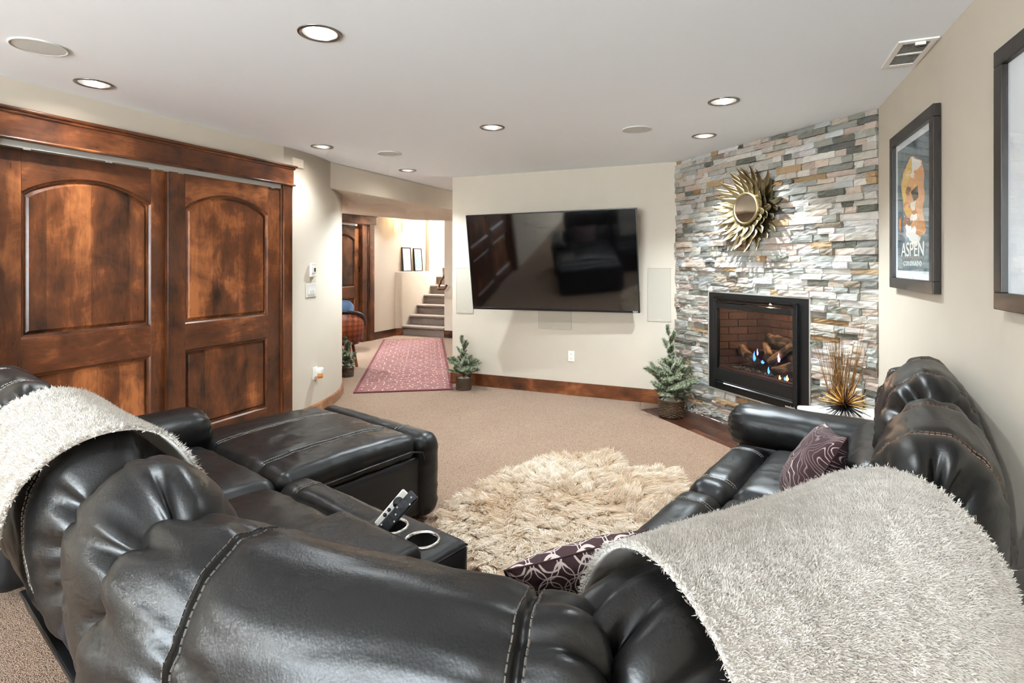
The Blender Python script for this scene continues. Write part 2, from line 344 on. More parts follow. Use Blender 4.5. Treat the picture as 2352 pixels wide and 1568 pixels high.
dg=bpy.context.evaluated_depsgraph_get(); me=bpy.data.meshes.new_from_object(ce.evaluated_get(dg)); ce.modifiers.clear(); ce.data=me
if not me.materials: me.materials.append(M['ceil'])
bpy.data.objects.remove(cu); setp(ce,'flat pale grey-white painted ceiling with recessed lights','ceiling',kind='structure')
def wallseg(name,p,q,z0,z1,label,th=.12,side=1,mat='wall'):
    p=Vector((p[0],p[1],0));q=Vector((q[0],q[1],0)); d=(q-p).normalized(); n=Vector((-d.y,d.x,0))*side*th
    m=MB(); m.hexa([(*(p).xy,z0),(*(q).xy,z0),(*(q+n).xy,z0),(*(p+n).xy,z0)],[(*(p).xy,z1),(*(q).xy,z1),(*(q+n).xy,z1),(*(p+n).xy,z1)])
    return m.build(name,M[mat],label=label,cat='wall',kind='structure')
wallseg('wall_right',(.767,4.243),(.875,-3.6),0,CEIL,'smooth beige wall on the right carrying the framed posters',side=1)
wallseg('wall_rear',(.9,-3.45),(-3.8,-3.45),0,.6,'beige wall below the rear window behind the camera',side=1)
wallseg('wall_rear',(.9,-3.45),(-3.8,-3.45),2.2,CEIL,'beige wall above the rear window behind the camera',side=1)
wallseg('wall_rear',(.9,-3.45),(-.2,-3.45),.6,2.2,'beige wall right of the rear window behind the camera',side=1)
wallseg('wall_rear',(-2.6,-3.45),(-3.8,-3.45),.6,2.2,'beige wall left of the rear window behind the camera',side=1)
# TV wall block
m=MB(); m.prism([(-3.25,YT),(-.66,YT),(-.62,YT+.1),(-3.25,YT+.14)],lambda a,b:(a,b,0),lambda a,b:(a,b,CEIL)); m.build('wall_far',M['wall'],label='cream wall behind the television at the far end',cat='wall',kind='structure')
wallseg('wall_return',(-3.25,YT+.13),(-3.25,9.2),0,CEIL,'cream hall side of the television wall',side=-1)
# left wall: around closet opening, then the big convex curve
OY0,OY1=1.60,3.563
def leftwall():
    m=MB(); x1=XL-.12
    m.box(x1,XL,-3.6,OY0,0,CEIL); m.box(x1,XL,OY0,OY1,2.12,CEIL); m.box(x1,XL,OY1,3.58,0,CEIL)
    R=2.0; cx=XL-R; cy=3.58; n=40; vs=[];fs=[]
    for k in range(n+1):
        a=math.radians(88)*k/n
        for r in (R,R-.12):
            for z in (0,CEIL): vs.append((cx+r*math.cos(a),cy+r*math.sin(a),z))
    for k in range(n):
        b=4*k; fs+= [(b,b+4,b+5,b+1),(b+2,b+3,b+7,b+6),(b+1,b+5,b+7,b+3)]
    fs.append((4*n,4*n+2,4*n+3,4*n+1)); m.add(vs,fs); o=m.build('wall_left',M['wall'],label='cream left wall sweeping into a rounded corner past the closet',cat='wall',kind='structure')
    for p in o.data.polygons:
        if abs(p.normal.z)<.1 and p.center.y>3.6: p.use_smooth=True
leftwall()
def basecurve():
    R=2.0; cx=XL-R; cy=3.58; vs=[];fs=[];n=40
    for k in range(n+1):
        a=math.radians(4+84*k/n)
        for r,z in ((R+.016,0),(R+.016,.085),(R+.011,.1),(R-.01,.1)): vs.append((cx+r*math.cos(a),cy+r*math.sin(a),z))
    for k in range(n):
        for j in range(3): b=4*k+j; fs.append((b,b+4,b+5,b+1))
    fs.append((0,1,2,3)); fs.append(tuple(4*n+j for j in (3,2,1,0)))
    o=MB().add(vs,fs).build('baseboard_left',M['wcurve'],label='light brown bent baseboard following the rounded wall',cat='baseboard',kind='structure',smooth=False)
basecurve()
def bb(name,p,q,label,h=.14,th=.016,mat='wx',side=-1):
    p=Vector((p[0],p[1],0));q=Vector((q[0],q[1],0)); d=(q-p).normalized(); n=Vector((-d.y,d.x,0))*side*th
    m=MB(); m.hexa([(*(p).xy,0),(*(q).xy,0),(*(q+n).xy,0),(*(p+n).xy,0)],[(*(p).xy,h),(*(q).xy,h),(*(q+n).xy,h),(*(p+n).xy,h)])
    return m.build(name,M[mat],label=label,cat='baseboard',kind='structure',bevel=.003)
bb('baseboard_far',(-3.27,YT),(-.69,YT),'brown knotty alder baseboard under the television')
bb('baseboard_right',(.774,4.2),(.865,-3.4),'brown baseboard along the right wall behind the sofa',mat='wy')
bb('baseboard_rear',(.85,-3.45),(-3.7,-3.45),'brown baseboard below the rear window',side=1)
# dropped soffit over the hall opening
sp=[(-3.86,4.05),(-3.86,9.3),(-4.3,9.3),(-4.86,8.55),(-5.12,8.35),(-5.39,8.05),(-5.56,7.2),(-5.66,6.58),(-5.75,5.6),(-5.8,4.9),(-5.2,4.05)]
m=MB(); m.prism(sp[::-1],lambda a,b:(a,b,2.174),lambda a,b:(a,b,CEIL)); m.build('wall_soffit',M['wall'],label='dropped cream soffit beam over the hall opening',cat='soffit',kind='structure',bevel=.012,seg=3)
# hall walls
HX=-6.40
wallseg('wall_hall',(HX,3.0),(HX,7.16),0,CEIL,'cream hall wall left of the wooden door',side=1)
wallseg('wall_hall',(HX,7.16),(HX,8.15),2.12,CEIL,'cream hall wall above the wooden door',side=1)
wallseg('wall_hall',(HX,8.15),(HX,10.2),0,CEIL,'cream hall wall with the glowing sconce',side=1)
wallseg('wall_hall',(HX-.9,3.0),(-4.4,3.0),0,CEIL,'cream wall closing the game room nook',side=-1)
MB().box(-6.5,-6.318,10.08,10.25,0,3.4).build('wall_stair',M['wall'],label='cream return at the end of the picture ledge',cat='wall',kind='structure')
wallseg('wall_stair',(-6.317,10.09),(-6.317,12.6),0,3.4,'bright white wall beside the stairs',side=1)
wallseg('wall_stair',(-6.4,12.55),(-5.2,12.55),0,3.4,'bright white wall at the top of the stairs',side=1)
wallseg('wall_stub',(-5.36,9.09),(-3.2,9.09),0,CEIL,'pale wall right of the stairs behind the television wall',side=1)
wallseg('wall_stair',(-5.36,9.12),(-5.36,12.6),0,3.4,'white wall on the right of the stair flight',side=-1)
m=MB(); m.prism([(-6.43,8.97),(-6.40,8.97),(-6.317,9.085),(-6.317,10.1),(-6.43,10.1)],lambda a,b:(a,b,0),lambda a,b:(a,b,1.25)); m.build('wall_ledge',M['wall'],label='low cream half wall with picture ledge beside the stairs',cat='wall',kind='structure',bevel=.01,seg=3)
bb('baseboard_hall',(HX,8.29),(HX,8.975),'brown baseboard below the sconce',mat='wy',side=-1); bb('baseboard_hall',(-6.40,8.97),(-6.315,9.087),'short brown baseboard on the half wall end',side=-1); bb('baseboard_hall',(-5.36,9.09),(-3.25,9.09),'brown baseboard right of the stairs',side=-1)
# staircase
stc=empty('staircase',(-5.84,9.09,0),'taupe carpeted stair flight climbing beyond the hall','stairs',kind='structure')
for k in range(9):
    z=.19*(k+1); y0=9.085+.26*k-9.09; prof=[(y0+.02,z-.19),(y0+.02,z-.055),(y0-.012,z-.05),(y0-.022,z-.03),(y0-.015,z-.008),(y0+.01,z),(y0+.26+.03,z),(y0+.26+.03,z-.19)]
    m=MB(); m.prism(prof,lambda a,b:(-.476,a,b),lambda a,b:(.476,a,b)); m.build('step',M['stair'],stc,bevel=.008,seg=2)
# handrail
hr=empty('handrail',(-5.42,9.05,.95),'dark wooden handrail returning to the wall at the stairs','handrail')
MB().tube([(-.05,3.0,2.25),(-.05,.08,.12),(-.05,.0,.0),(-.04,-.03,-.02),(.03,-.07,-.02),(.12,-.07,-.02),(.17,-.05,.06)],.022,8).build('rail',M['wz'],hr,smooth=True)
for y,z in ((1.0,.81),(2.2,1.66)): MB().tube([(-.05,y,z-.02),(-.05,y,z-.06),(.055,y,z-.06)],.008,6).build('bracket',M['black'],hr)
# ---------------------------------------------------------------- panelled doors
def arch(y0,y1,zs,za,n=24):
    return [(y1+(y0-y1)*k/n, zs+(za-zs)*math.sin(PI*k/n)**.75) for k in range(n+1)]
def paneldoor(root,X,y0,y1,z0,z1,op,arched=True,th=.035,inset=.5,nrm=1):
    """op: (ya,yb, lower z0,z1, upper z0, spring, apex); plane x = X, facing +x*nrm; built in the root's local frame"""
    ox,oy,oz=root.location; f=lambda x:X-ox+nrm*x; g=lambda y:y-oy; h=lambda z:z-oz
    ya,yb,l0,l1,u0,us,ua=op
    def ex(poly,xa,xb): 
        m=MB(); m.prism([(g(a),h(b)) for a,b in poly],lambda a,b:(f(xa),a,b),lambda a,b:(f(xb),a,b)); return m
    bx=lambda a0,a1,b0,b1:[(a0,b0),(a1,b0),(a1,b1),(a0,b1)]
    ex(bx(y0,ya,z0,z1),-th,0).build('stile',M['wz'],root,bevel=.003); ex(bx(yb,y1,z0,z1),-th,0).build('stile',M['wz'],root,bevel=.003)
    ex(bx(ya,yb,z0,l0),-th,0).build('bottom_rail',M['wy'],root,bevel=.003); ex(bx(ya,yb,l1,u0),-th,0).build('lock_rail',M['wy'],root,bevel=.003)
    A=arch(ya,yb,us,ua); ex([(ya,z1),(ya,us)]+A[::-1][1:-1]+[(yb,us),(yb,z1)],-th,0).build('top_rail',M['wy'],root)
    for poly in (bx(ya,yb,l0,l1),[(ya,u0),(yb,u0)]+A):
        cy=sum(p[0] for p in poly)/len(poly); zz=[p[1] for p in poly]; cz=(min(zz)+max(zz))/2; hw=(yb-ya)/2; hh=(max(zz)-min(zz))/2; cyy=(ya+yb)/2
        def ins(d): return [(cyy+(a-cyy)*(hw-d)/hw, cz+(b-cz)*(hh-d)/hh) for a,b in poly]
        rings=[(0,-.004),(.008,-.012),(.016,-.015),(.019,-.026),(.023,-.026),(.040,-.010)]
        vs=[];fs=[];n=len(poly)
        for d,x in rings: vs+=[(f(x),g(a),h(b)) for a,b in ins(d)]
        for r in range(len(rings)-1):
            for k in range(n): fs.append((r*n+k,r*n+(k+1)%n,(r+1)*n+(k+1)%n,(r+1)*n+k))
        fs.append(tuple((len(rings)-1)*n+k for k in range(n)))
        mo=MB().add(vs[:3*n],[q for q in fs if max(q)<3*n]).build('molding',M['wz'],root)
        MB().add([v for v in vs[2*n:]],[tuple(i-2*n for i in q) for q in fs if min(q)>=2*n]).build('panel',M['wz_panel'],root)
    m=ex(bx(ya-.01,yb+.01,l0-.01,z1-.02),-th+.002,-th+.008); m.build('backing',M['wz'],root)
d1=empty('door_1',(XL-.07,2.09,.012),'knotty alder sliding closet door with arched panel, left half, set behind','door',kind='structure')
paneldoor(d1,XL-.055,1.605,2.60,.02,2.075,(1.735,2.465,.20,.79,1.0,1.83,1.945))
d2=empty('door_2',(XL-.03,3.03,.012),'knotty alder sliding closet door with arched panel, right half, in front','door',kind='structure')
paneldoor(d2,XL-.010,2.555,3.552,.02,2.075,(2.683,3.418,.21,.80,.99,1.83,1.95))
tr=empty('trim_1',(XL,2.6,0),'stained alder casing and crowned header around the closet','door trim',kind='structure')
def tb(name,x0,x1,y0,y1,z0,z1,mat,b=.003): return MB().box(x0-XL,x1-XL,y0-2.6,y1-2.6,z0,z1).build(name,M[mat],tr,bevel=b)
tb('casing',XL-.0,XL+.02,OY1,3.661,0,2.115,'wz'); tb('casing',XL,XL+.02,1.50,OY0,0,2.115,'wz')
tb('jamb',XL-.12,XL+.006,OY1-.016,OY1,0,2.115,'wz'); tb('jamb',XL-.12,XL+.006,OY0,OY0+.012,0,2.115,'wz')
tb('header',XL,XL+.024,1.49,3.672,2.118,2.252,'wy'); tb('crown',XL,XL+.045,1.46,3.70,2.262,2.282,'wy',.006); tb('crown_bead',XL,XL+.034,1.47,3.685,2.245,2.264,'wy',.006); tb('header_bead',XL,XL+.034,1.47,3.69,2.102,2.12,'wy',.007)
tb('sliding_track',XL-.09,XL+.004,OY0+.01,OY1-.016,2.068,2.104,'track',.002)
for y in (1.72,2.15,2.42,2.52,2.63,3.45): tb('roller_hanger',XL-.01,XL+.001,y,y+.035,2.062,2.07,'track',.001)
m=MB().box(XL-.7,XL-.11,1.5,3.6,0,2.4); 
cb=MB().add([(XL-.14,1.5,0),(XL-.14,3.65,0),(XL-.14,3.65,2.2),(XL-.14,1.5,2.2)],[(0,1,2,3)]).build('wall_closet',M['dark'],label='dark back of the closet behind the sliding doors',cat='wall',kind='structure')
# hall door
d3=empty('door_3',(HX-.03,7.58,.01),'brown alder hall door with arched panel beyond the rug','door',kind='structure')
paneldoor(d3,HX-.06,7.18,7.945,.02,2.09,(7.29,7.84,.2,.8,1.0,1.83,1.93))
for z in (.3,1.3,1.85): MB().box(-.028,-.022,.366,.392,z-.05,z+.05).build('hinge',M['black'],d3)
t2=empty('trim_2',(HX,7.7,0),'stained alder casing and header of the hall door','door trim',kind='structure')
def tb2(name,x0,x1,y0,y1,z0,z1,mat,b=.003): return MB().box(x0-HX,x1-HX,y0-7.7,y1-7.7,z0,z1).build(name,M[mat],t2,bevel=b)
tb2('casing',HX,HX+.03,8.15,8.28,0,2.126,'wz'); tb2('casing',HX,HX+.03,7.05,7.17,0,2.126,'wz'); tb2('header',HX,HX+.035,7.0,8.335,2.126,2.27,'wy'); tb2('crown',HX,HX+.05,6.98,8.36,2.27,2.288,'wy'); tb2('jamb',HX-.12,HX,7.975,8.15,0,2.126,'wz'); tb2('jamb',HX-.12,HX,7.16,7.175,0,2.126,'wz')
wallseg('wall_room',(HX-.5,7.0),(HX-.5,8.4),0,CEIL,'dim wall of the room behind the hall door',side=1)
# rear window behind the camera
wn=empty('window_1',(-1.4,-3.45,1.4),'bright rear window with white frame behind the camera','window',kind='structure')
for a in ((-1.2,1.2,.75,.8),(-1.2,1.2,-.8,-.75),(-1.2,-1.15,-.75,.75),(1.15,1.2,-.75,.75),(-.025,.025,-.75,.75)): MB().box(a[0],a[1],-.04,.02,a[2],a[3]).build('window_frame',M['white'],wn)
for x in (-.59,.59): MB().box(x-.56,x+.56,-.06,-.055,-.75,.75).build('pane',M['glass'],wn)

# ---------------------------------------------------------------- stone fireplace wall
FW=Vector((SL[0],SL[1],0)); TL=2.052
def S2W(t,d,z): p=FW+tv_*t+nv_*d; return (p.x,p.y,z)
FT0,FT1,FZ0,FZ1=.478,1.557,.286,1.172
m=MB()
def wbox(t0,t1,z0,z1): m.hexa([S2W(t0,0,z0),S2W(t1,0,z0),S2W(t1,-.1,z0),S2W(t0,-.1,z0)],[S2W(t0,0,z1),S2W(t1,0,z1),S2W(t1,-.1,z1),S2W(t0,-.1,z1)])
wbox(-.02,FT0,0,CEIL); wbox(FT1,TL+.02,0,CEIL); wbox(FT0,FT1,0,FZ0); wbox(FT0,FT1,FZ1,CEIL)
wf=m.build('wall_fireplace',M['mortar'],label='angled corner wall clad in stacked split-face ledger stone',cat='stone wall',kind='structure')
SC=[srgb(208,200,188),srgb(196,184,170),srgb(220,212,202),srgb(186,180,170),srgb(178,176,166),srgb(160,158,148),srgb(202,182,166),srgb(212,192,176),srgb(140,138,128),srgb(116,114,104),srgb(184,154,118),srgb(166,130,92),srgb(206,206,200),srgb(188,188,182),srgb(148,134,118),srgb(224,218,210)]
SWt=[9,8,9,7,6,5,6,6,4,3.4,2.6,1.6,5,5,4,7]
stones=[]; z=0.0; row=0
while z<CEIL-.001:
    hgt=random.choice([.038,.044,.048,.048,.054]); hgt=min(hgt,CEIL-z)
    if CEIL-(z+hgt)<.02: hgt=CEIL-z
    if abs(z+hgt-FZ0)<.03: hgt=FZ0-z
    if abs(z+hgt-FZ1)<.03: hgt=FZ1-z
    spans=[(0,TL)] if (z+hgt<=FZ0+.001 or z>=FZ1-.001) else [(0,FT0),(FT1,TL)]
    for a,b in spans:
        t=a
        while t<b-.001:
            L=random.choice([.07,.09,.12,.14,.17,.21,.26])*random.uniform(.85,1.15)
            if b-(t+L)<.06: L=b-t
            stones.append((t,L,z,hgt)); t+=L
    z+=hgt
order=sorted(range(len(stones)),key=lambda i:-stones[i][1]*stones[i][3])
def stonegeo(t,L,z,hgt):
    g=.0012; nx=max(3,int(L/.035)); nz=3; d0=random.choice([.012,.018,.022,.026,.032,.038])+random.uniform(-.002,.002); tilt=random.uniform(-.006,.006); tz=random.uniform(-.005,.005)
    vs=[];fs=[]
    for i in range(nx+1):
        for j in range(nz+1):
            a=i/nx;b=j/nz; ed=(i in(0,nx)) or (j in(0,nz))
            d=d0+tilt*(2*a-1)+tz*(2*b-1)+random.uniform(-.0045,.0045)-(random.uniform(0,.007) if ed else 0)
            vs.append(S2W(t+g+a*(L-2*g)+(0 if i in(0,nx) else random.uniform(-.006,.006)),max(.004,d),z+g+b*(hgt-2*g)))
    f=lambda i,j:i*(nz+1)+j
    for i in range(nx):
        for j in range(nz): fs.append((f(i,j),f(i+1,j),f(i+1,j+1),f(i,j+1)))
    loop=[f(i,0) for i in range(nx)]+[f(nx,j) for j in range(nz)]+[f(i,nz) for i in range(nx,0,-1)]+[f(0,j) for j in range(nz,0,-1)]
    base=len(vs)
    for i in loop:
        v=Vector(vs[i]); k=nv_.dot(v-FW); p=v-nv_*(k+.002); vs.append(tuple(p))
    n=len(loop)
    for k in range(n): fs.append((loop[k],base+k,base+(k+1)%n,loop[(k+1)%n]))
    return vs,fs
rest=MB(); restc=[]
def tintattr(me,cols):
    at=me.color_attributes.new('tint','FLOAT_COLOR','POINT'); at.data.foreach_set('color',np.array(cols,np.float32).ravel())
for k,i in enumerate(order):
    t,L,zz,hh=stones[i]; vs,fs=stonegeo(t,L,zz,hh)
    base=random.choices(SC,SWt)[0]; jit=random.uniform(.74,1.0); col=(base[0]*jit,base[1]*jit,base[2]*jit*random.uniform(.95,1.05),1)
    if k<300:
        mb=MB().add(vs,fs); me=mb.mesh('stone'); tintattr(me,[col]*len(vs)); linkmesh('stone',me,M['stone'],wf)
    else: rest.add(vs,fs); restc+=[col]*len(vs)
me=rest.mesh('stone_infill'); tintattr(me,restc); o=linkmesh('stone_infill',me,M['stone'],wf); setp(o,kind='stuff')
# ================================================================= ceiling fixtures
def recessed(x,y,p,label):
    z=CEIL
    e=empty('recessed_light',(x,y,z),label,'ceiling light',group='recessed ceiling lights')
    if z==CEIL:
        MB().lathe([(.074,.0),(.082,-.006),(.094,-.004),(.096,0.002),(.074,.0)],32,caps=False).build('trim_ring',M['steel'],e,smooth=True)
        MB().lathe([(.076,-.002),(.07,.025),(.052,.06),(.045,.075)],32,caps=False).build('reflector',M['steel'],e,smooth=True)
        MB().lathe([(.001,.018),(.03,.022),(.046,.036),(.05,.06),(.001,.064)],24,caps=False).build('bulb',M['bulb'],e,smooth=True)
    else:
        MB().lathe([(.03,-.002),(.05,-.008),(.07,-.006),(.074,0)],32,caps=False).build('trim_ring',M['steel'],e,smooth=True)
        MB().lathe([(.001,-.004),(.034,-.003),(.036,.0)],24,caps=False).build('bulb',M['bulb'],e,smooth=True)
    l=bpy.data.lights.new('spot','SPOT'); l.energy=SPOT_W*p; l.spot_size=math.radians(122); l.spot_blend=.75; l.shadow_soft_size=.022; l.color=(.79,.92,1.0)
    o=bpy.data.objects.new('spot_beam',l); C.objects.link(o); o.parent=e; o.location=(0,0,-.012)
LL=['largest recessed ceiling light, nearest the camera at top left','recessed ceiling light above the closet header','recessed ceiling light by the rounded wall above the switches','smallest recessed ceiling light, near the hall soffit','recessed ceiling light in the middle of the ceiling before the television','recessed ceiling light in front of the stone wall, right of centre','recessed ceiling light closest to the stone wall above the sunburst mirror','recessed ceiling light beside the right wall above the seat, out of view','recessed ceiling light behind the camera near the closet wall','recessed ceiling light at the rear of the room before the window','made-up hall ceiling light out of view above the barrel chair, added to brighten the hall','made-up hall ceiling light out of view beside the hall door, added to brighten the hall','made-up hall ceiling light out of view behind the television wall, added to brighten runner and soffit']
for k,(x,y,p) in enumerate(LIGHTS): recessed(x,y,p,LL[k])
for x,y,lab in ((-3.05,1.47,'large round ceiling speaker grille at the upper left corner'),(-3.06,4.2,'round ceiling speaker grille near the hall soffit'),(-.79,4.19,'round ceiling speaker grille before the stone wall')):
    e=empty('ceiling_speaker',(x,y,CEIL),lab,'speaker',group='round ceiling speakers')
    MB().lathe([(.11,0),(.112,-.006),(.104,-.008),(.101,-.005)],40,caps=False).build('rim',M['grille'],e,smooth=True)
    MB().lathe([(.103,-.004),(.05,-.006),(.001,-.0065)],40,caps=False).build('grille',M['grille'],e,smooth=True)
ve=empty('ceiling_vent',(.698,3.185,CEIL),'white rectangular ceiling air register by the right wall','air vent')
for a in ((-.078,-.052,-.185,.185),(.052,.076,-.185,.185),(-.052,.052,-.185,-.15),(-.052,.052,.15,.185),(-.052,.052,-.008,.008)): MB().box(a[0],a[1],a[2],a[3],-.008,0).build('frame',M['white'],ve,bevel=.002)
MB().box(-.052,.052,-.15,.15,-.001,.001).build('backing',M['dark'],ve)
for k in range(11):
    for sgn in (-1,1):
        y=sgn*(.02+.0125*k); sg2=sgn; sgn=1; MB().hexa([(-.052,y-.005,-.006),(.052,y-.005,-.006),(.052,y+.001*sgn-.004,-.006),(-.052,y+.001*sgn-.004,-.006)],[(-.052,y+.004*sgn,-.001),(.052,y+.004*sgn,-.001),(.052,y+.004*sgn+.001,-.001),(-.052,y+.004*sgn+.001,-.001)]).build('slat',M['white'],ve)
MB().box(-.01,.03,-.165,-.155,-.02,-.006).build('lever',M['white'],ve)
# ================================================================= left wall devices (on the rounded wall)
def curvepos(ypix_y):  # y along wall -> point and angle on the rounded wall
    a=math.asin(max(0,min(1,(ypix_y-3.58)/2.0))); return (XL-2+2*math.cos(a),3.58+2*math.sin(a),a)
def dev(name,y,z,label,cat):
    x,yy,a=curvepos(y); e=empty(name,(x,yy,z),label,cat,rz=a); return e
e=dev('thermostat',3.95,1.36,'white digital thermostat above the three light switches','thermostat')
MB().box(-.002,.022,-.036,.036,-.062,.062).build('plate',M['white'],e,bevel=.004); MB().box(.02,.032,-.044,.02,-.026,.03).build('cover',M['white'],e,bevel=.003); MB().box(.031,.0335,-.012,.014,-.014,.022).build('display',M['lcd'],e); MB().box(.02,.026,-.032,.034,-.06,-.036).build('lower_flap',M['white'],e,bevel=.002)
MB().box(.0262,.0266,-.004,.02,-.050,-.046).build('print',M['grille'],e)
e=dev('light_switch',3.94,1.172,'white plate with three slide dimmers below the thermostat','light switch')
MB().box(-.002,.006,-.078,.078,-.062,.062).build('plate',M['white'],e,bevel=.003)
for y in (-.036,0,.036):
    MB().box(.005,.012,y-.013,y+.013,-.036,.006).build('paddle',M['white'],e,bevel=.002); MB().box(.005,.008,y-.009,y+.009,-.05,-.042).build('slider',M['grille'],e,bevel=.001)
e=dev('wall_outlet',4.0,.39,'white wall outlet low on the rounded wall','outlet'); 
MB().box(-.002,.006,-.036,.036,-.058,.058).build('plate',M['white'],e,bevel=.003)
for z in (-.022,.022): MB().box(.005,.009,-.016,.016,z-.014,z+.014).build('socket',M['white'],e,bevel=.002)
x,yy,a=curvepos(4.01); e=empty('air_freshener',(x,yy,.38),'white plug-in air freshener with amber oil bottle','air freshener',rz=a)
MB().lathe([(.001,.062),(.03,.06),(.034,.048),(.03,.02),(.026,.0),(.001,0)],20,(.045,0,0),caps=False).build('body',M['white'],e,smooth=True); MB().box(.008,.04,-.018,.018,-.02,.04).build('plug',M['white'],e,bevel=.004); MB().lathe([(.001,0),(.024,-.001),(.028,-.02),(.022,-.036),(.001,-.038)],18,(.047,0,0),caps=False).build('oil_bottle',M['amber'],e,smooth=True)
e=empty('blank_cover_plate',(XL,3.743,2.322),'small square painted cover plate above the closet header','cover plate',rz=.04); MB().box(-.002,.005,-.066,.066,-.04,.04).build('plate',M['wall'],e,bevel=.002); 
for y in (-.04,.04): MB().lathe([(.004,0),(.003,.0015)],10).build('screw',M['white'],e).matrix_local=Matrix.Translation((.005,y,0))@Matrix.Rotation(PI/2,4,'Y')
# ================================================================= television wall
e=empty('wall_outlet',(-1.778,YT,.418),'white duplex outlet low on the television wall','outlet')
MB().box(-.036,.036,-.006,.002,-.058,.058).build('plate',M['white'],e,bevel=.003)
for z in (-.024,.024):
    MB().box(-.017,.017,-.009,-.005,z-.015,z+.015).build('socket',M['white'],e,bevel=.002)
    for x in (-.007,.007): MB().box(x-.0012,x+.0012,-.0095,-.0088,z-.004,z+.007).build('slot',M['dark'],e)
for x,z,w,h,lab in ((-3.085,1.106,.114,.267,'tall flush in-wall speaker left of the television'),(-.849,1.106,.114,.272,'tall flush in-wall speaker right of the television'),(-1.966,.80,.191,.10,'wide flush in-wall centre speaker below the television')):
    e=empty('wall_speaker',(x,YT,z),lab,'speaker',group='flush wall speakers')
    for a in ((-w,w,h-.006,h),(-w,w,-h,-h+.006),(-w,-w+.006,-h,h),(w-.006,w,-h,h)): MB().box(a[0],a[1],-.008,.002,a[2],a[3]).build('rim',M['offwhite'],e,bevel=.001)
    MB().box(-w+.006,w-.006,-.006,.002,-h+.006,h-.006).build('grille',M['offwhite'],e); MB().box(-.02,.02,-.0066,-.006,-h+.016,-h+.02).build('badge',M['grille'],e)
tvw=1.85; tvh=1.0545
tv=empty('television',(-1.943,5.443,1.437),'large black flat television tilted forward on its wall mount','television'); tv.rotation_mode='XYZ'
tv.matrix_world=Matrix.Translation((-1.943,5.443,1.437))@Matrix.Rotation(math.radians(2.05),4,'Z')@Matrix.Rotation(math.radians(9.33),4,'X')@Matrix.Rotation(math.radians(-.49),4,'Y')
hw,hh=tvw/2,tvh/2
MB().box(-hw,hw,.004,.035,-hh,hh).build('back_shell',M['bezel'],tv,bevel=.004); MB().box(-hw+.5,hw-.5,.03,.08,-hh+.1,hh-.3).build('back_bulge',M['bezel'],tv,bevel=.01)
MB().box(-hw+.011,hw-.011,-.001,.006,-hh+.024,hh-.011).build('screen',M['screen'],tv)
for a in ((-hw,hw,hh-.011,hh),(-hw,hw,-hh,-hh+.024),(-hw,-hw+.011,-hh,hh),(hw-.011,hw,-hh,hh)): MB().box(a[0],a[1],-.006,.008,a[2],a[3]).build('bezel',M['bezel'],tv,bevel=.002)
def text(body,size,mat,parent,mtx,name='lettering',sx=1.0,ext=.0008,space=1.0,align='CENTER'):
    cu=bpy.data.curves.new(name,'FONT'); cu.body=body; cu.size=size; cu.extrude=ext; cu.align_x=align; cu.align_y='CENTER'; cu.space_character=space
    o=bpy.data.objects.new('txt',cu); C.objects.link(o); bpy.context.view_layer.update(); dg=bpy.context.evaluated_depsgraph_get()
    me=bpy.data.meshes.new_from_object(o.evaluated_get(dg)); bpy.data.objects.remove(o); me.name=name; me.materials.clear()
    me.transform(Matrix.Diagonal((sx,1,1,1))); o=linkmesh(name,me,mat,parent); o.matrix_local=mtx; return o
RX=Matrix.Rotation(PI/2,4,'X')
text('VIZIO',.02,M['lit'],tv,Matrix.Translation((hw-.045,-.0065,-hh+.011))@RX,ext=.0004)
mb=empty('tv_wall_mount',(-1.94,YT,1.42),'black articulated wall mount holding the television','tv mount'); MB().box(-.25,.25,-.015,0,-.12,.12).build('wall_plate',M['black'],mb,bevel=.003); MB().tube([(-.15,-.01,0),(.05,-.1,0),(-.05,-.17,0)],.018,8).build('arm',M['black'],mb)
# ================================================================= fireplace insert
fe=empty('gas_fireplace',S2W((FT0+FT1)/2,0,FZ0),'black framed gas fireplace with glowing logs in the stone wall','fireplace'); fe.rotation_euler=(0,0,-PI/4)
FWd=FT1-FT0; FH=FZ1-FZ0; hw=FWd/2     # local: x along wall, -y into the room, z up
def fb(name,x0,x1,y0,y1,z0,z1,mat,b=.003,par=None): return MB().box(x0,x1,y0,y1,z0,z1).build(name,M[mat],par or fe,bevel=b)
# trim edge against the stone, outer surround
for a in ((-hw,-hw+.012,0,FH),(hw-.012,hw,0,FH),(-hw,hw,FH-.012,FH),(-hw,hw,0,.012)): fb('stone_edge_trim',a[0],a[1],-.03,.0,a[2],a[3],'track',.001)
for a in ((-hw+.012,-hw+.10,.012,FH-.012),(hw-.10,hw-.012,.012,FH-.012),(-hw+.10,hw-.10,FH-.07,FH-.012),(-hw+.10,hw-.10,.012,.07)): fb('surround',a[0],a[1],-.028,.06,a[2],a[3],'black',.003)
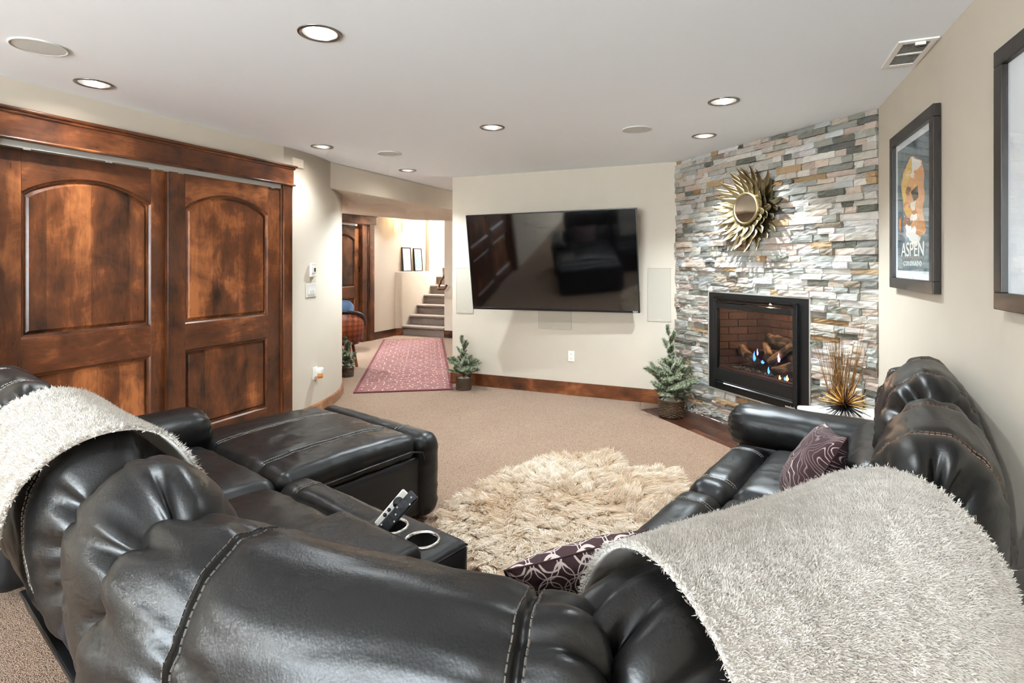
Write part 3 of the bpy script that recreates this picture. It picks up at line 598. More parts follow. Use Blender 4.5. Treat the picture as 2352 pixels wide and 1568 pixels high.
# door frame, louvers
for a in ((-hw+.095,-hw+.135,.07,FH-.06),(hw-.135,hw-.095,.07,FH-.06),(-hw+.135,hw-.135,.10,.205),(-hw+.135,hw-.135,FH-.145,FH-.10)): fb('door_frame',a[0],a[1],-.055,-.02,a[2],a[3],'black',.004)
for z in (.075,.093): fb('louver',-hw+.13,hw-.13,-.06,-.02,z-.004,z+.004,'blackgloss',.002)
for z in (FH-.055,FH-.082): fb('louver',-hw+.10,hw-.10,-.058,-.02,z-.008,z+.004,'blackgloss',.002)
x0,x1,z0,z1=-hw+.135,hw-.135,.205,FH-.145
MB().add([(x0,-.034,z0),(x1,-.034,z0),(x1,-.034,z1),(x0,-.034,z1)],[(0,1,2,3)]).build('glass',M['glass'],fe)
fx=linkmesh('firebox',MB().add([(x0-.02,-.02,z0-.04),(x1+.02,-.02,z0-.04),(x1-.1,.42,z0-.04),(x0+.1,.42,z0-.04),(x0-.02,-.02,z1+.1),(x1+.02,-.02,z1+.1),(x1-.1,.42,z1+.1),(x0+.1,.42,z1+.1)],[(0,1,2,3),(4,7,6,5),(1,5,6,2),(2,6,7,3),(3,7,4,0)]).mesh('firebox'),M['dark'],fe)
def bricks(p,q,nrow,zb,hb,seed):
    p=Vector(p);q=Vector(q);d=(q-p);L=d.length;d/=L;n=Vector((-d.y,d.x,0))
    for r in range(nrow):
        t=-(.09 if r%2 else 0)
        while t<L:
            a=max(t,0)+.003;b=min(t+.18,L)-.003
            if b-a>.02:
                z=zb+r*hb; A=p+d*a;B=p+d*b;o=n*-.014
                MB().hexa([(*A.xy,z),(*B.xy,z),(*(B+o).xy,z),(*(A+o).xy,z)],[(*A.xy,z+hb-.007),(*B.xy,z+hb-.007),(*(B+o).xy,z+hb-.007),(*(A+o).xy,z+hb-.007)]).build('brick',M['brick'],fx)
            t+=.18
bricks((x0-.015,-.015,0),(x0+.1,.41,0),9,z0-.03,.066,1); bricks((x0+.1,.412,0),(x1-.1,.412,0),9,z0-.03,.066,2); bricks((x1-.1,.41,0),(x1+.015,-.015,0),9,z0-.03,.066,3)
fb('hearth_ledge',x0,x1,-.03,.03,z0-.03,z0+.012,'brick',.004,fx); fb('burner_tray',x0+.06,x1-.06,.04,.34,z0-.03,z0+.02,'dark',.003)
def log(p,q,r,seed):
    p=Vector(p);q=Vector(q);n=9; rs=[r*(.85+.25*random.random()) for _ in range(n)]
    path=[p.lerp(q,k/(n-1))+Vector((random.uniform(-.006,.006),)*3) for k in range(n)]
    L=(q-p).length; rot=(q-p).to_track_quat('X','Z').to_matrix().to_4x4(); o=MB().tube([(L*k/(n-1),random.uniform(-.006,.006),random.uniform(-.006,.006)) for k in range(n)],rs,10).build('log',M['log'],fe,smooth=True); o.matrix_local=Matrix.Translation(p)@rot
log((-.33,.16,z0+.17),(-.08,.10,z0+.07),.040,1); log((.12,.06,z0+.06),(.38,.16,z0+.15),.040,2); log((-.22,.28,z0+.13),(.24,.27,z0+.15),.05,3); log((-.12,.22,z0+.23),(.05,.14,z0+.10),.032,4); log((.02,.12,z0+.10),(.14,.26,z0+.27),.032,5); log((-.16,.3,z0+.28),(.22,.3,z0+.25),.042,6)
em=MB()
for k in range(170):
    x=random.uniform(x0+.1,x1-.06); y=random.uniform(.02,.13); r=random.uniform(.004,.011)
    em.lathe([(r*.2,0),(r,r*.4),(r*.8,r),(r*.1,r*1.3)],5,(x,y,z0+.015))
setp(em.build('ember_bed',M['ember'],fe),kind='stuff')
def flame(x,y,z,h,r,mat):
    MB().tube([(x,y,z),(x+r*.2,y,z+h*.3),(x-r*.25,y,z+h*.65),(x+r*.15,y,z+h)],[r*.5,r,r*.5,r*.05],7).build('flame',M[mat],fe,smooth=True)
for a in ((-.10,.08,z0+.10,.085,.013,'flame_b'),(-.085,.10,z0+.15,.06,.008,'flame_p'),(-.03,.10,z0+.09,.03,.016,'flame_b'),(.09,.04,z0+.03,.06,.011,'flame_b'),(.22,.12,z0+.11,.03,.022,'flame_p'),(.28,.12,z0+.11,.11,.011,'flame_p'),(.33,.05,z0+.03,.11,.012,'flame_b'),(.36,.06,z0+.02,.07,.010,'flame_b'),(.22,.02,z0+.01,.035,.010,'flame_o'),(.29,.02,z0+.015,.045,.012,'flame_o'),(.26,.03,z0+.01,.03,.010,'flame_b'),(.10,.14,z0+.12,.08,.012,'flame_p')): flame(*a)
nm=MB()
for k in range(15): nm.box(hw-.225+k*.0062,hw-.225+k*.0062+.0048,-.0296,-.0284,.028,.028+(.020 if k in (8,13) else .011))
nm.box(hw-.225,hw-.133,-.0295,-.0284,.028,.0305); nm.build('nameplate',M['lit'],fe)
fl=bpy.data.lights.new('fire_glow','POINT'); fl.energy=2.2; fl.color=(1,.62,.36); fl.shadow_soft_size=.01; fo=bpy.data.objects.new('fire_glow',fl); C.objects.link(fo); fo.parent=fe; fo.location=(.12,.03,z1+.06)
# ================================================================= sunburst mirror
mc=S2W(.998,.03,1.876); sm=empty('sunburst_mirror',mc,'gold sunburst mirror with layered metal leaves on the stone wall','mirror'); sm.rotation_euler=(0,0,-PI/4)
MB().box(-.06,.06,-.03,.03,-.06,.06).build('mount_block',M['black'],sm)
def leafmesh(L,w,lift,curl,k):
    n=12; vs=[];fs=[]
    for i in range(n+1):
        a=i/n; ww=w*(math.sin(PI*min(1,a*1.0)**.75)**.9 if a<1 else 0)*(1-.15*a)+.006*(1-a); r=L*a; y=-(lift*a**1.2+curl*a**4); sw=.10*w*math.sin(a*PI*1.6)
        vs+=[(sw-ww,y+.010*math.sin(PI*a),r),(sw-ww*.45,y-.004*math.sin(PI*a),r),(sw,y+.012*math.sin(PI*a),r),(sw+ww*.45,y-.004*math.sin(PI*a),r),(sw+ww,y+.010*math.sin(PI*a),r)]
    for i in range(n):
        for j in range(4): b=5*i+j; fs.append((b,b+1,b+6,b+5))
    me=MB().add(vs,fs).mesh('leaf'); me.materials.append(M['gold']); me.polygons.foreach_set('use_smooth',[True]*len(me.polygons)); return me
rings=[(18,.10,.135,.027,.05,.03,-.045),(22,.10,.19,.033,.045,.05,-.03),(26,.11,.255,.037,.03,.055,-.012)]
for ri,(n,r0,L,w,lift,curl,y) in enumerate(rings):
    mes=[leafmesh(L*f,w,lift,curl*c_,0) for f,c_ in ((1,1),(.93,1.5),(1.05,.6))]
    for k in range(n):
        o=bpy.data.objects.new('leaf',mes[k%3]); C.objects.link(o); o.parent=sm; a=2*PI*(k+ri*.5)/n+random.uniform(-.05,.05)
        o.matrix_local=Matrix.Translation((0,y,0))@Matrix.Rotation(a,4,'Y')@Matrix.Translation((0,0,r0))@Matrix.Rotation(random.uniform(-.12,.12),4,'Z')
rm=Matrix.Translation((0,-.062,0))@Matrix.Rotation(PI/2,4,'X')
o=MB().lathe([(.112,.0),(.135,.0),(.137,.008),(.128,.016),(.116,.014),(.112,.004)],48,caps=False).build('frame_ring',M['gold'],sm,smooth=True); o.matrix_local=rm
o=MB().lathe([(.001,.008),(.115,.0075)],48,caps=False).build('mirror_glass',M['mirror'],sm); o.matrix_local=rm
o=MB().lathe([(.13,-.05),(.13,.0),(.001,.001)],32,caps=False).build('back_plate',M['gold'],sm,smooth=True); o.matrix_local=rm
# ================================================================= posters on the right wall
RWa=math.atan2(.875-.767,4.243+3.6)    # lean of the right wall
def rwall(y): return .767+(4.243-y)*math.tan(RWa)
def poster_base(y0,y1,z0,z1,label):
    yc=(y0+y1)/2; e=empty('framed_poster',(rwall(yc),yc,(z0+z1)/2),label,'picture',rz=RWa)
    w=(y1-y0)/2; h=(z1-z0)/2; fw=.058
    for nm,a in (('frame_rail',(-w,w,h-fw,h)),('frame_rail',(-w,w,-h,-h+fw)),('frame_stile',(-w,-w+fw,-h+fw,h-fw)),('frame_stile',(w-fw,w,-h+fw,h-fw))): MB().box(-.034,-.004,a[0],a[1],a[2],a[3]).build(nm,M['frameb'],e,bevel=.003)
    MB().box(-.014,-.008,-w+fw,w-fw,-h+fw,h-fw).build('mat_board',M['mat'],e)
    MB().add([(-.021,-w+fw,-h+fw),(-.021,w-fw,-h+fw),(-.021,w-fw,h-fw),(-.021,-w+fw,h-fw)],[(0,1,2,3)]).build('glazing',M['glaze'],e)
    return e,w-fw,h-fw
pe,pw,ph=poster_base(3.01,3.795,1.288,2.145,'black framed travel poster lettered ASPEN COLORADO with golden leaves')
def m_art():
    t=NT('poster_background'); v=t.co(); n=t.noise(v,4,4,.7,.8); z=t.n('ShaderNodeSeparateXYZ',i_0=v).outputs[2]
    c=t.ramp(n,[(.3,srgb(38,58,76)),(.45,srgb(74,98,112)),(.58,srgb(104,120,120)),(.72,srgb(62,76,72))]); t.set(Base_Color=c,Roughness=.5); return t.m
M['art']=m_art()
# frame of reference: poster faces -x; its reading direction (left to right) runs along -y
aw=pw-.045; ah0,ah1=-ph+.042,ph-.035
MB().box(-.0155,-.0145,-aw,aw,ah0,ah1).build('print',M['art'],pe)
def blob(pts,col,dx,rough=.6):
    q=[]
    if len(pts)>4:
        for i in range(len(pts)):
            a_,b_=pts[i],pts[(i+1)%len(pts)]; q.append(a_)
            for s_ in (.25,.5,.75): q.append((a_[0]+(b_[0]-a_[0])*s_+random.uniform(-.012,.012),a_[1]+(b_[1]-a_[1])*s_+random.uniform(-.009,.009)))
        pts=q
    m_=flat('poster_ink',col,rough); o=MB().prism([(-a,b) for a,b in pts],lambda a,b:(-.0157-dx,a,b),lambda a,b:(-.0150-dx,a,b)); return o.build('print_shape',m_,pe)
U=aw; 
blob([(-.75*U,.12),(-.62*U,.2),(-.1*U,.262),(.15*U,.24),(.55*U,.21),(.62*U,.17),(.7*U,.05),(.6*U,-.02),(.72*U,-.12),(.4*U,-.17),(.1*U,-.15),(-.3*U,-.05),(-.6*U,-.0)],srgb(214,156,104),.0)
blob([(-.62*U,.19),(-.1*U,.262),(-.05*U,.18),(-.35*U,.12),(-.5*U,-.0),(-.66*U,.08)],srgb(222,186,96),.0004)
blob([(-.1*U,.262),(.15*U,.24),(.5*U,.21),(.5*U,.19),(.0*U,.18)],srgb(232,228,220),.0004)
blob([(-.55*U,-.03),(-.25*U,-.07),(-.05*U,-.12),(.15*U,-.10),(.25*U,-.15),(.62*U,-.13),(.25*U,-.205),(0,-.185),(-.35*U,-.15),(-.5*U,-.09)],srgb(228,226,220),.0004)
blob([(.2*U,-.14),(.35*U,-.06),(.75*U,-.10),(.8*U,-.125),(.45*U,-.165)],srgb(206,142,78),.0008)
blob([(-.1*U,.08),(.3*U,.1),(.35*U,.04),(.1*U,.02)],srgb(84,76,70),.0008); blob([(-.15*U,.02),(.2*U,.03),(.15*U,-.02),(-.1*U,-.02)],srgb(226,214,196),.0008)
for k in range(14):
    bx_,by_=random.uniform(-.55,.6)*U,random.uniform(-.12,.2); w_=random.uniform(.03,.07); h_=random.uniform(.012,.03); cl=random.choice([srgb(232,206,160),srgb(196,130,78),srgb(226,176,92),srgb(230,224,212),srgb(150,110,84)])
    blob([(bx_-w_,by_),(bx_-w_*.3,by_+h_),(bx_+w_*.6,by_+h_*.8),(bx_+w_,by_-h_*.2),(bx_+w_*.1,by_-h_),(bx_-w_*.7,by_-h_*.6)],cl,.0005+.00003*k)
blob([(-.92*U,-.05),(-.72*U,-.03),(-.78*U,-.12),(-.9*U,-.09)],srgb(196,126,70),.0008)
blob([(-.5*U,-.12),(-.1*U,-.16),(-.2*U,-.185),(-.5*U,-.19)],srgb(124,146,164),.0002)
TM=lambda z:Matrix.Translation((-.0176,0,z))@Matrix.Rotation(-PI/2,4,'Z')@RX
text('ASPEN',.105,M['lit'],pe,TM(-.222),sx=1.35); text('COLORADO',.034,M['lit'],pe,TM(-.292),sx=1.35,space=1.35)
for k in range(9): blob([(-.62*U+k*.14*U,-.258),(-.62*U+k*.14*U+.1*U,-.258),(-.62*U+k*.14*U+.1*U,-.264),(-.62*U+k*.14*U,-.264)],srgb(178,110,70),.0006)
p2,a_,b_=poster_base(1.52,2.37,1.272,2.145,'black framed picture cut off at the right edge of the view')
MB().box(-.0155,-.0145,-a_+.12,a_-.12,-b_+.08,b_-.05).build('print',M['art'],p2)
# ================================================================= sectional sofa  (local frame: x = u across, y = v forward)
SA=math.radians(15)
sofa=empty('sectional_sofa',(0,0,0),'black leather reclining sectional with chaise, console and curved corner','sofa',rz=-SA)
def catmull(pts,n,closed=True):
    P=np.array(pts,float); m=len(P); out=[]
    seg=m if closed else m-1
    for i in range(seg):
        p0,p1,p2,p3=(P[(i-1)%m],P[i],P[(i+1)%m],P[(i+2)%m]) if closed else (P[max(i-1,0)],P[i],P[i+1],P[min(i+2,m-1)])
        for k in range(n):
            t=k/n; out.append(.5*((2*p1)+(-p0+p2)*t+(2*p0-5*p1+4*p2-p3)*t*t+(-p0+3*p1-3*p2+p3)*t**3))
    if not closed: out.append(P[-1])
    return np.array(out)
def resample(C_,n,closed=True):
    Q=np.vstack([C_,C_[:1]]) if closed else C_
    d=np.r_[0,np.cumsum(np.linalg.norm(np.diff(Q,axis=0),axis=1))]; t=np.linspace(0,d[-1],n+1 if closed else n)
    R_=np.stack([np.interp(t,d,Q[:,k]) for k in range(Q.shape[1])],1); return R_[:-1] if closed else R_
# head profile (f forward, z), clockwise from the lower outer side over the crest to the front
HP=[(-.08,.575),(-.118,.66),(-.135,.79),(-.125,.91),(-.08,.99),(-.01,1.025),(.065,.995),(.12,.925),(.152,.83),(.158,.73),(.13,.63),(.02,.565)]
def pathfun(pts,n):
    c=resample(catmull(pts,24,False),n,False); t=np.gradient(c,axis=0); t/=np.linalg.norm(t,axis=1)[:,None]; f=np.stack([-t[:,1],t[:,0]],1)
    L=np.r_[0,np.cumsum(np.linalg.norm(np.diff(c,axis=0),axis=1))]; return c,f,L
def head(name,pts,prof=HP,seams=(),seed=0,zoff=0,fscale=1.0,ns=None,nt=96,pleat=.5,wr=.006,er=.13,k0=.55,mat='leather',ends=(1,1),puff=.012,zs=1.0):
    c,f,L=pathfun(pts,ns or 150); ns=len(c); T=L[-1]
    pr=resample(catmull(prof,12),nt); pr=pr*np.array([fscale,1]); ctr=np.array([-.005*fscale,.80])
    pr=(pr-ctr)*np.array([1,zs])+ctr
    dr=pr-ctr; th=np.arctan2(dr[:,1],dr[:,0]); arc=np.linspace(0,1.9,nt,endpoint=False)
    nrm=np.gradient(pr,axis=0); nrm=np.stack([-nrm[:,1],nrm[:,0]],1); nrm/=np.linalg.norm(nrm,axis=1)[:,None]
    if (nrm*dr).sum()<0: nrm=-nrm
    d0=L/er; d1=(T-L)/er
    def rd(d,on): 
        d=np.clip(d,0,1); return k0+(1-k0)*np.sqrt(np.maximum(0,1-(1-d)**2)) if on else np.ones_like(d)
    k=np.minimum(rd(d0,ends[0]),rd(d1,ends[1]))
    A=np.zeros((ns,nt,3)); E_=np.minimum(np.where(ends[0],L,9),np.where(ends[1],T-L,9))
    sd,td=np.meshgrid(L,np.arange(nt)/nt,indexing='ij')
    # pleats gathered at the ends
    g=np.exp(-(E_/.085)**1.4)[:,None]
    pl=np.zeros((ns,nt)); rs=np.random.RandomState(seed)
    for _ in range(7):
        t0=rs.uniform(.05,.62); w=rs.uniform(.012,.026); pl+= np.exp(-((td-t0-.25*E_[:,None]*rs.uniform(-1,1))/w)**2)
    disp=-pleat*.085*g*np.clip(pl,0,1)
    disp+= puff*.6*np.sin(np.clip(E_/.18,0,1)*PI/2)[:,None]
    # creases that run along the cushion, strongest next to the seams
    P3=np.stack([sd*3.2+seed*7.3,td*1.9*11+.9*np.sin(sd*9+seed),np.full_like(sd,seed*1.7)],-1)
    P4=np.stack([sd*4.0+seed*3.3,td*1.9*27+.8*np.sin(sd*11+seed),np.full_like(sd,seed*2.7)],-1)
    P5=np.stack([sd*5+seed,td*9,np.full_like(sd,seed*.7)],-1)
    near=np.zeros_like(sd)+.45
    for s0 in seams: near+= .9*np.exp(-((sd-s0)/.10)**2)
    near+= .9*g
    disp+= wr*near*((ridge(P3,seed)-.55)*.8+(ridge(P4,seed+5)-.5)*.5)+.016*(fbm(P5,seed+9,2)-.5)
    for s0 in seams:
        disp+= -.011*np.exp(-((sd-s0)/.006)**2)-.008*np.exp(-((sd-s0)/.035)**2)
    rad=pr[None]*1.0
    pos=ctr[None,None]+ (dr[None])*k[:,None,None]+nrm[None]*disp[...,None]
    A[:,:,0]=c[:,None,0]+f[:,None,0]*pos[:,:,0]; A[:,:,1]=c[:,None,1]+f[:,None,1]*pos[:,:,0]; A[:,:,2]=pos[:,:,1]+zoff
    # close ends
    caps=[]
    for i,on in ((0,ends[0]),(ns-1,ends[1])):
        cc=A[i].mean(0); tang=(np.r_[c[1]-c[0],0] if i==0 else np.r_[c[-1]-c[-2],0]); tang/=np.linalg.norm(tang); sg=-1 if i==0 else 1
        ring=[]
        for q,dep in ((.72,.012),(.35,.015),(.02,.008)): ring.append(cc+(A[i]-cc)*q+tang*sg*dep)
        caps.append(ring)
    A=np.concatenate([np.array(caps[0])[::-1],A,np.array(caps[1])],0)
    o=gridmesh(name,A,M[mat],sofa,cu=False,cv=True)
    return o,A,L
def surfnormals(A):
    du=np.gradient(A,axis=0); dv=np.roll(A,-1,1)-np.roll(A,1,1); n=np.cross(du,dv); n/=np.linalg.norm(n,axis=2)[...,None]+1e-12
    cen=A.mean((0,1)); 
    if ((A-cen)*n).sum()<0: n=-n
    return n
def stitch(parent,lines,mat='thread',dash=.0085,gap=.003,w=.0011,h=.0013,name='stitching'):
    m=MB()
    for P,N in lines:
        P=np.array(P);N=np.array(N); d=np.r_[0,np.cumsum(np.linalg.norm(np.diff(P,axis=0),axis=1))]; t=0
        while t+dash<d[-1]:
            a=np.array([np.interp(t,d,P[:,k]) for k in range(3)]); b=np.array([np.interp(t+dash,d,P[:,k]) for k in range(3)]); n=np.array([np.interp(t+dash/2,d,N[:,k]) for k in range(3)]); n/=np.linalg.norm(n)+1e-9
            s=np.cross(b-a,n); s/=np.linalg.norm(s)+1e-9; s=s*w; u=n*h
            m.hexa([a-s-u,a+s-u,b+s-u,b-s-u],[a-s*.6+u,a+s*.6+u,b+s*.6+u,b-s*.6+u]); t+=dash+gap
    o=m.build(name,M[mat],parent); setp(o,kind='stuff'); return o
def headstitch(o,A,L,seams,off=.011,t0=.06,t1=.90,mat='thread'):
    N=surfnormals(A); nt=A.shape[1]; ls=[]; j0,j1=int(t0*nt),int(t1*nt)
    for s0 in seams:
        for sg in (-1,1):
            x=np.interp(s0+sg*off,L,np.arange(len(L)))+3; i=int(x); fr=x-i
            P=A[i]*(1-fr)+A[min(i+1,len(A)-1)]*fr; Nn=N[i]
            ls.append((P[j0:j1]+Nn[j0:j1]*.0012,Nn[j0:j1]))
    if ls: stitch(o,ls,mat)
def cushion(name,c,size,r=.05,n=(40,40,16),puff=0,wr=.004,seed=0,mat='leather',parent=None,warp=None,seamx=(),seamy=()):
    """rounded soft box"""
    hx,hy,hz=size[0]/2,size[1]/2,size[2]/2; V=[];Fc=[];idx={}
    nx,ny,nz=n
    faces=[(0,1,2,1,nx,ny,nz),(0,1,2,-1,nx,ny,nz),(1,2,0,1,ny,nz,nx),(1,2,0,-1,ny,nz,nx),(2,0,1,1,nz,nx,ny),(2,0,1,-1,nz,nx,ny)]
    allv=[];allf=[];off=0
    for a,b,cc,sg,na,nb,_ in faces:
        g1,g2=np.meshgrid(np.linspace(-1,1,na+1),np.linspace(-1,1,nb+1),indexing='ij'); P=np.zeros((na+1,nb+1,3)); P[...,a]=g1;P[...,b]=g2;P[...,cc]=sg
        allv.append(P.reshape(-1,3)); I,J=np.meshgrid(np.arange(na),np.arange(nb),indexing='ij'); q=np.stack([I*(nb+1)+J,(I+1)*(nb+1)+J,(I+1)*(nb+1)+J+1,I*(nb+1)+J+1],-1).reshape(-1,4)
        if sg<0: q=q[:,::-1]
        allf.append(q+off); off+=(na+1)*(nb+1)
    P=np.vstack(allv);Fq=np.vstack(allf)
    key=np.round(P*1e5).astype(np.int64); _,ui,inv=np.unique(key,axis=0,return_index=True,return_inverse=True); inv=inv.ravel(); P=P[ui];Fq=inv[Fq]
    H=np.array([hx,hy,hz]); q=P*H; rr=np.minimum(r,H*.999); inner=H-rr; cl=np.clip(q,-inner,inner); d=(q-cl)/rr; dl=np.linalg.norm(d,axis=1)[:,None]; d=d/np.maximum(dl,1e-9); X=cl+d*rr
    N=d.copy()
    a=np.clip(P[:,0],-1,1);b=np.clip(P[:,1],-1,1)
    X[:,2]+= puff*(1-a**4)*(1-b**4)*(P[:,2]>.0)*np.clip(P[:,2],0,1)
    up=np.clip(N[:,2],0,1)
    for s0 in seamx: X[:,2]-= up*(.006*np.exp(-((X[:,0]-s0)/.006)**2)+.006*np.exp(-((X[:,0]-s0)/.03)**2))
    for s0 in seamy: X[:,2]-= up*(.006*np.exp(-((X[:,1]-s0)/.006)**2)+.006*np.exp(-((X[:,1]-s0)/.03)**2))
    if wr:
        w=(ridge(np.c_[X[:,0]*9,X[:,1]*9,X[:,2]*14]+seed*3.1,seed)-.5)*.8+(ridge(np.c_[X[:,0]*22,X[:,1]*19,X[:,2]*25]+seed,seed+3)-.5)*.35+(fbm(X*5+seed,seed+8)-.5)*1.2
        X+= N*(wr*w)[:,None]
    X+=np.array(c)
    if warp is not None: X=warp(X)
    o=npmesh(name,X,Fq,M[mat],parent or sofa); return o
# ---- backs: crest polylines in (u,v)
CR=.43
hA0=head('back_cushion',[(-3.05,CR+.01),(-2.65,CR),(-2.26,CR)],seams=(.22,.56),seed=1,ns=110)
hA=head('back_cushion',[(-2.25,CR),(-1.85,CR),(-1.455,CR)],seams=(.22,.58),seed=2,ns=120)
hB=head('back_cushion',[(-1.455,CR+.0),(-1.27,CR-.01),(-1.09,CR-.015)],seams=(),seed=3,ns=110,zoff=.0,fscale=1.0,er=.16,wr=.007,pleat=.95)
hC=head('back_cushion',[(-1.16,.385),(-1.04,.42),(-.921,.462),(-.777,.502),(-.618,.553),(-.479,.605),(-.355,.665)],seams=(.23,.74),seed=4,ns=260,nt=150,fscale=1.12,zoff=-.06,er=.07,k0=.72,wr=.009)
hD=head('back_cushion',[(-.385,.66),(-.25,.94),(-.13,1.19),(-.065,1.46)],seams=(.24,.62),seed=5,ns=150,zoff=-.055,fscale=1.05,er=.11,k0=.68,wr=.009,pleat=1.2)
hE=head('back_cushion',[(-.04,1.52),(-.03,1.9),(-.035,2.30)],seams=(.22,.58),seed=6,ns=150,nt=120,zoff=-.025,fscale=1.0,er=.15,wr=.011,pleat=1.15)
hF=head('back_cushion',[(-.045,2.30),(-.065,2.66),(-.11,3.04)],seams=(.20,.56),seed=8,ns=130,nt=120,fscale=.98,er=.15,wr=.012,pleat=1.2)
for h,s,mt in ((hA0,(.22,.56),'thread'),(hA,(.22,.58),'thread'),(hC,(.23,.74),'thread0'),(hD,(.24,.62),'thread0'),(hE,(.22,.58),'thread2'),(hF,(.20,.56),'thread2')): headstitch(*h,s,mat=mt)
# ---- lumbar cushions and outer shells
def oriented(p,q):
    p=np.array(p);q=np.array(q);t=(q-p)/np.linalg.norm(q-p); f=np.array([-t[1],t[0]]); return p,t,f,np.linalg.norm(q-p)
def slab(name,p,q,prof,mat,inset=.01,bevel=.02,seg=3):
    p,t,f,L=oriented(p,q); m=MB(); a=p+t*inset;b=p+t*(L-inset)
    m.prism(prof,lambda g,z:(*(a+f*g),z),lambda g,z:(*(b+f*g),z)); return m.build(name,M[mat],sofa,bevel=bevel,seg=seg)
def lumbar(name,p,q,seed,seams=(),mat='thread2'):
    p,t,f,L=oriented(p,q)
    def w(X):
        Y=X.copy(); lean=(X[:,2]-.58)*-.35; Y[:,0]=p[0]+t[0]*(X[:,0]+L/2)+f[0]*(X[:,1]+lean); Y[:,1]=p[1]+t[1]*(X[:,0]+L/2)+f[1]*(X[:,1]+lean); return Y
    return cushion(name,(0,.175,.565),(L-.012,.20,.29),.08,(44,14,30),0,.008,seed,warp=w)
mods=[((-3.05,.42),(-2.255,.42)),((-2.245,.42),(-1.455,.42)),((-1.09,.42),(-.40,.64)),((-.35,.70),(-.075,1.47)),((-.04,1.52),(-.035,2.295)),((-.045,2.305),(-.10,3.04))]
for k,(a,b) in enumerate(mods): lumbar('lumbar_cushion',a,b,20+k)
SHP=[(.20,.05),(.15,.05),(-.06,.52),(-.10,.62),(-.09,.74),(.0,.80),(.10,.70),(.24,.2)]
for a,b in (((-3.05,.42),(-2.26,.42)),((-2.25,.42),(-1.46,.42)),((-1.45,.42),(-1.10,.41)),((-1.09,.37),(-.42,.60))): slab('back_panel',a,b,SHP,'leatherback',bevel=.015)
SHR=[(.16,.05),(.06,.05),(-.06,.52),(-.09,.62),(-.08,.74),(.0,.80),(.10,.70),(.2,.2)]
for a,b in (((-.34,.70),(-.10,1.45)),((-.075,1.53),(-.06,2.295)),((-.06,2.31),(-.10,3.02))): slab('back_panel',a,b,SHR,'leatherback',bevel=.015)
# dark strut rail of the recliner back
for a,b in (((-2.25,.42),(-1.46,.42)),): slab('recliner_bracket',a,b,[(.02,.36),(-.01,.42),(-.045,.42),(-.02,.34),(.12,.06),(.16,.06)],'leather2',bevel=.006)
# ---- seats
def seatblock(name,u0,u1,v0,v1,z0=.06,z1=.40,mat='leather2',r=.02): return cushion(name,((u0+u1)/2,(v0+v1)/2,(z0+z1)/2),(u1-u0,v1-v0,z1-z0),r,(8,8,6),0,.0,1,mat)
# middle seat of the left row
seatblock('seat_base',-2.24,-1.44,.55,1.28)
s=cushion('seat_cushion',(-1.845,.915,.42),(.79,.54,.15),.06,(60,44,10),.035,.006,31,seamx=())
fl_=cushion('footrest_flap',(-1.845,1.27,.40),(.79,.17,.18),.065,(60,20,16),.012,.005,32,seamx=(-.26,.26))
def topz(o,pts):   # nearest top vertex heights for stitch lines
    n=len(o.data.vertices); co=np.empty(n*3,np.float32); o.data.vertices.foreach_get('co',co); co=co.reshape(-1,3); out=[]
    for x,y in pts:
        d=(co[:,0]-x)**2+(co[:,1]-y)**2; k=np.where(d<d.min()+.00008)[0]; out.append((x,y,co[k,2].max()+.0016))
    return out
def topstitch(o,lines,mat='thread'):
    ls=[]
    for (a,b) in lines:
        n=40; pts=[(a[0]+(b[0]-a[0])*k/n,a[1]+(b[1]-a[1])*k/n) for k in range(n+1)]; P=topz(o,pts); ls.append((P,[(0,0,1)]*len(P)))
    stitch(o,ls,mat)
topstitch(fl_,[((-2.105+d,1.21),(-2.105+d,1.345)) for d in (-.011,.011)]+[((-1.585+d,1.21),(-1.585+d,1.345)) for d in (-.011,.011)])
# chaise seat, pad, end roll, side panel
seatblock('seat_base',-3.05,-2.26,.55,1.25)
cushion('seat_cushion',(-2.655,.93,.41),(.78,.62,.15),.06,(56,48,10),.035,.006,33)
def chw(X):
    Y=X.copy(); Y[:,2]+= .012*np.sin(np.clip((X[:,1]-1.2)/.85,0,1)*PI); return Y
pad=cushion('chaise_pad',(-2.74,1.62,.425),(.98,.78,.14),.055,(90,70,10),.022,.008,34,warp=chw,seamx=(-.20,.27))
topstitch(pad,[((-2.94+d,1.26),(-2.94+d,1.98)) for d in (-.011,.011)]+[((-2.47+d,1.26),(-2.47+d,1.98)) for d in (-.011,.011)])
er=cushion('chaise_end_roll',(-2.735,2.09,.255),(1.03,.16,.46),.075,(80,16,36),.0,.007,35)
topstitch(er,[((-2.47+d,2.04),(-2.47+d,2.14)) for d in (-.011,.011)])
cushion('chaise_side_panel',(-2.735,1.66,.215),(.955,.80,.33),.03,(20,40,16),0,.003,36,'leather2')
MB().tube([(-2.236,1.28,.405),(-2.236,1.6,.415),(-2.236,1.95,.42),(-2.236,2.03,.40),(-2.236,2.05,.34),(-2.236,2.05,.06)],.006,6).build('piping',M['leather'],sofa,smooth=True)
